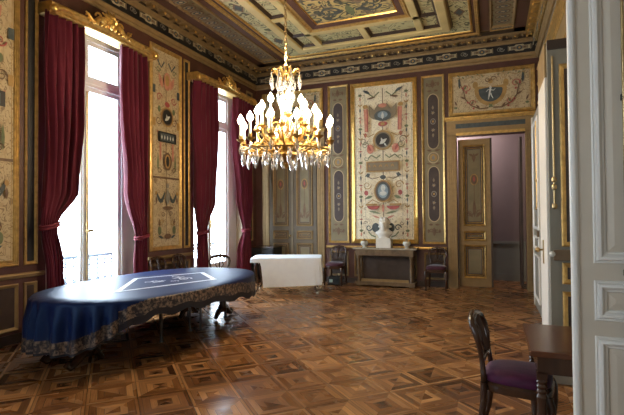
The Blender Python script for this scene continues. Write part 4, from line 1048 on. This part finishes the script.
bu = thing('bust', 'white marble bust on square block in the middle of the console', 'sculpture', (-2.31, 10.43, .875))
mb = new('marble'); mb.box(-.17, .17, -.12, .12, 0, .2); mb.box(-.15, .15, -.1, .1, .2, .22); mb.build('block', bu, smooth=False, bevel=.006)
mb = new('marble')
mb.lathe([(.10,.2),(.105,.26),(.135,.32),(.135,.36),(.10,.40),(.07,.43),(.065,.5)], (0,0,0), 20, sx=1.05, sy=.75)
mb.ball((0, 0, .55), .10, 16, 12, (.82, 1, 1.3)); mb.ball((0, -.03, .49), .075, 14, 10, (.9, .9, 1.3)); mb.ball((0, .025, .60), .105, 14, 10, (.95, 1, .95)); mb.ball((0, .05, .49), .085, 12, 9, (1.05, .7, 1.5))
mb.tube([(0, -.092, .585), (0, -.122, .54), (0, -.105, .53)], [.013,.02,.014], 8)
mb.ball((0, -.075, .43), .05, 12, 8, (1, .8, 1.4))
for d in (-1, 1):
    mb.ball((d*.085, .0, .55), .022, 8, 6, (.5, .8, 1.3)); mb.ball((d*.036, -.088, .595), .02, 8, 6, (1.3, .5, .5))
    mb.ball((d*.12, .0, .335), .05, 10, 7, (1, 1, .8))
    for k in range(5): mb.ball((d*(.03+.017*k), -.06+.032*k, .672-.012*k*k), .033, 8, 6)
mb.ball((0, -.102, .495), .018, 8, 6, (1.5, .6, .5))
bo = mb.build('head_and_shoulders', bu, angle=3.2)
bo.scale = (1.25, 1.2, 1.0)
rm = bo.modifiers.new('fuse', 'REMESH'); rm.mode = 'VOXEL'; rm.voxel_size = .009; rm.use_smooth_shade = True
sm = bo.modifiers.new('soften', 'SMOOTH'); sm.factor = .5; sm.iterations = 4
def bowl(x, label):
    o = thing('bowl', label, 'bowl', (x, 10.36, .875), 0, 'pale bowls on the console')
    mb = new('china'); mb.lathe([(.05,0),(.052,.012),(.03,.025),(.06,.05),(.085,.09),(.088,.13),(.075,.15),(.07,.15),(.078,.125),(.075,.09),(.05,.06),(.001,.05)], (0,0,0), 20); mb.build('bowl_body', o)
    mb = new('gold_dull'); mb.lathe([(.068,.15),(.05,.17),(.02,.18),(.018,.2),(.002,.21)], (0,0,0), 16); mb.build('lid', o)
bowl(-2.76, 'small pale lidded bowl on console, left of bust'); bowl(-1.79, 'small pale lidded bowl on console, right of bust')

# ------------------------------------------------------------------ chairs
def make_chair(name, label, seatkey, group):
    """front towards -Y, origin on the floor under the seat"""
    t = thing(name, label, 'chair', (0,0,0), 0, group)
    for sx in (-1, 1):
        mb = new('wood'); x = sx*.205
        mb.tube([(x, -.2, .41), (x+sx*.01, -.215, .36), (x+sx*.01, -.22, .26), (x, -.21, .12), (x, -.205, .03), (x, -.205, 0)], [.028,.03,.026,.018,.016,.02], 10); mb.build('leg', t)
        mb = new('wood'); x = sx*.175
        mb.tube([(x, .2, .44), (x, .205, .3), (x+sx*.005, .225, .15), (x+sx*.015, .27, 0)], [.024,.024,.02,.017], 10); mb.build('leg', t)
    # seat frame
    mb = new('wood'); n = 40; ring = []
    for k in range(n):
        u, v = sup(2*PI*k/n, .235, .225, 3.2); u *= 1-.14*(v+.225)/.45; ring.append((u, v))
    vs = [(u*s, v*s, z) for s, z in ((1,.385),(1.02,.40),(1.02,.435),(.97,.45),(.8,.45),(.8,.385)) for u, v in ring]; m = 6
    mb.add(vs, [(i*n+k, i*n+(k+1) % n, ((i+1) % m)*n+(k+1) % n, ((i+1) % m)*n+k) for i in range(m) for k in range(n)]); mb.build('seat_frame', t, angle=.6)
    mb = new(seatkey); prof = [(.95,.445),(.985,.46),(.98,.485),(.93,.505),(.8,.52),(.55,.53),(.25,.535),(.02,.536)]
    vs = [(u*s, v*s, z) for s, z in prof for u, v in ring]; m = len(prof)
    fs = [(i*n+k, i*n+(k+1) % n, (i+1)*n+(k+1) % n, (i+1)*n+k) for i in range(m-1) for k in range(n)] + [[(m-1)*n+k for k in range(n)]]
    mb.add(vs, fs); mb.build('seat', t, angle=2)
    # balloon back
    def bk(z): return .2+.02*(z-.45)/.1*.6+.05*max(0, (z-.68)/.2)**2
    left = [(-.172, .44), (-.160, .50), (-.148, .57), (-.158, .64), (-.182, .71), (-.190, .77), (-.170, .825), (-.12, .855), (-.05, .865)]
    pts = [(x, bk(z), z) for x, z in left] + [(0, bk(.87), .872)] + [(-x, bk(z), z) for x, z in left[::-1]]
    rad = [.022,.02,.018,.018,.02,.022,.024,.027,.03,.032]
    mb = new('wood'); mb.tube(pts, rad+rad[-2::-1], 10)
    mb.build('back_frame', t, angle=2)
    mb = new('wood'); mb.tube([(-.155, bk(.59), .59), (-.08, bk(.575), .575), (0, bk(.60), .605), (.08, bk(.575), .575), (.155, bk(.59), .59)], [.014,.017,.02,.017,.014], 8); mb.build('cross_rail', t)
    mb = new('wood'); mb.tube([(0, bk(.60), .605), (-.0, bk(.68), .68), (0, bk(.75), .75), (0, bk(.86), .86)], [.018,.03,.022,.04], 8, flat=.4)
    for d in (-1, 1): mb.tube([(d*.02, bk(.62), .62), (d*.075, bk(.70), .70), (d*.05, bk(.78), .78), (d*.09, bk(.845), .845)], [.009,.011,.01,.012], 7)
    mb.build('splat', t)
    return t
def put(o, x, y, rz): o.location = (x, y, 0); o.rotation_euler = (0, 0, rz); return o
fc = make_chair('balloon_back_chair', 'dark wooden chair with purple velvet seat pushed under foreground desk', 'purple', None)
put(fc, .15, 3.59, math.radians(82))
bcx = make_chair('side_chair', 'dark chair with wine seat right of the console', 'dark_seat', 'dark chairs along the walls')
put(bcx, -1.14, 10.28, 0)
for x, y, r, l in ((-3.44, 10.28, 0, 'dark chair with wine seat left of the console'), (-5.4, 6.78, PI/2, 'dark chair against wall panel, first of the pair behind blue table'),
                   (-4.75, 7.3, .35, 'dark chair away from the wall at far end of blue table'), (-5.38, 7.36, PI/2, 'dark chair against slim panel, second of the pair behind blue table')):
    c = copy_tree(bcx); c['label'] = l; put(c, x, y, r)

# ------------------------------------------------------------------ desk
dk = thing('writing_desk', 'small mahogany desk with turned legs beside off-white door', 'table', (0, 0, 0))
mb = new('wood2'); mb.box(.205, .88, 3.19, 3.99, .715, .752); mb.build('desktop', dk, smooth=False, bevel=.007)
mb = new('wood'); mb.box(.25, .84, 3.24, 3.94, .60, .715); mb.build('apron', dk, smooth=False, bevel=.003)
for x, y in ((.275, 3.27), (.80, 3.27), (.275, 3.91), (.80, 3.91)):
    mb = new('wood'); mb.box(x-.03, x+.03, y-.03, y+.03, .56, .61)
    mb.lathe([(.026,.56),(.034,.545),(.026,.53),(.034,.515),(.026,.50),(.034,.485),(.026,.47),(.036,.45),(.03,.42),(.026,.2),(.018,.08),(.026,.05),(.02,0)], (x, y, 0), 14); mb.build('leg', dk, angle=.6)

# ------------------------------------------------------------------ black cabinet, bag
cb = thing('cabinet', 'low black cabinet in the corner behind the white table', 'cabinet', (-5.28, 10.38, 0))
mb = new('black'); mb.box(-.3, .3, -.25, .25, .05, .84); mb.build('body', cb, smooth=False, bevel=.006)
mb = new('wood'); mb.box(-.32, .32, -.27, .27, .84, .87); mb.build('top', cb, smooth=False, bevel=.004)
for a, b in ((-.28, -.005), (.005, .28)):
    mb = new('black'); mb.box(a, b, -.265, -.25, .1, .8); d = mb.build('door', cb, smooth=False, bevel=.004)
    mb = new('brass'); mb.ball((-.03 if a < 0 else .03, -.275, .5), .014, 8, 6); mb.build('knob', d)
for x in (-.25, .25):
    for y in (-.2, .2): mb = new('black'); mb.box(x-.03, x+.03, y-.03, y+.03, 0, .05); mb.build('foot', cb, smooth=False)
bg = thing('bag', 'black bag with painted pale teal glint tag under chair left of console', 'bag', (-3.44, 10.24, 0))
mb = new('bag'); mb.box(-.16, .16, -.09, .09, 0, .2); mb.build('bag_body', bg, smooth=False, bevel=.03)
mb = new('teal'); mb.box(-.11, -.03, -.096, -.09, .07, .14); mb.build('mark', bg, smooth=False)  # pale patch painted in place of a teal glint on the bag
mb = new('bag'); mb.tube([(-.07, 0, .2), (-.05, 0, .25), (.05, 0, .25), (.07, 0, .2)], .008, 7); mb.build('handle', bg)

# ------------------------------------------------------------------ light
w = bpy.data.worlds.new('daylight'); bpy.context.scene.world = w; w.use_nodes = True
bgd = w.node_tree.nodes['Background']; bgd.inputs[0].default_value = (.78, .89, 1, 1); bgd.inputs[1].default_value = 14.5
def light(name, kind, loc, e, col, **k):
    l = bpy.data.lights.new(name, kind); l.energy = e; l.color = col
    for a, b in k.items(): setattr(l, a, b)
    o = bpy.data.objects.new(name, l); C.objects.link(o); o.location = loc; return o
for i, (a, b) in enumerate(WINS):
    l = light('sky_portal', 'AREA', (-6.36, (a+b)/2, 2.3), 1, (1,1,1), shape='RECTANGLE', size=4.5, size_y=b-a)
    l.rotation_euler = (0, -PI/2, 0); l.data.cycles.is_portal = True
l = light('sky_portal', 'AREA', (-.65, YF-.25, 2.15), 1, (1,1,1), shape='RECTANGLE', size=.5, size_y=2.1)
l.rotation_euler = (PI/2, 0, 0); l.data.cycles.is_portal = True
for k in range(6):
    a = 2*PI*k/6+.2
    light('candle_light', 'POINT', (CHX+.5*math.cos(a), CHY+.5*math.sin(a), 2.82), 25, (1, .765, .49), shadow_soft_size=.12)
light('candle_light', 'POINT', (CHX, CHY, 3.6), 44, (1, .765, .49), shadow_soft_size=.1)
light('passage_fill', 'POINT', (-.9, 11.5, 3.6), 70, (1, .88, .84), shadow_soft_size=.3)  # unseen source, added to brighten the room beyond the doorway

# ------------------------------------------------------------------ camera (level tripod view, solved from the room's vanishing points)
yaw, pit, rol = math.radians(21.35525), math.radians(1.10839), math.radians(-.42978)
f = Vector((-math.sin(yaw)*math.cos(pit), math.cos(yaw)*math.cos(pit), math.sin(pit))); r = Vector((math.cos(yaw), math.sin(yaw), 0)); u = r.cross(f)
rr = r*math.cos(rol)+u*math.sin(rol); uu = -r*math.sin(rol)+u*math.cos(rol)
cam = bpy.data.cameras.new('camera'); cam.sensor_width = 36; cam.lens = 461.68/624*36; cam.clip_start = .05
co = bpy.data.objects.new('camera', cam); C.objects.link(co)
co.matrix_world = Matrix(((rr.x, uu.x, -f.x, 0), (rr.y, uu.y, -f.y, 0), (rr.z, uu.z, -f.z, 1.6), (0,0,0,1)))
S = bpy.context.scene; S.camera = co
S.view_settings.view_transform = 'Standard'; S.view_settings.look = 'None'; S.view_settings.gamma = 1; S.view_settings.exposure = .65
S.cycles.max_bounces = 8; S.cycles.diffuse_bounces = 5; S.cycles.glossy_bounces = 4; S.cycles.transmission_bounces = 6; S.cycles.transparent_max_bounces = 8
S.cycles.caustics_reflective = False; S.cycles.caustics_refractive = False; S.cycles.sample_clamp_indirect = 6
S.cycles.use_denoising = True
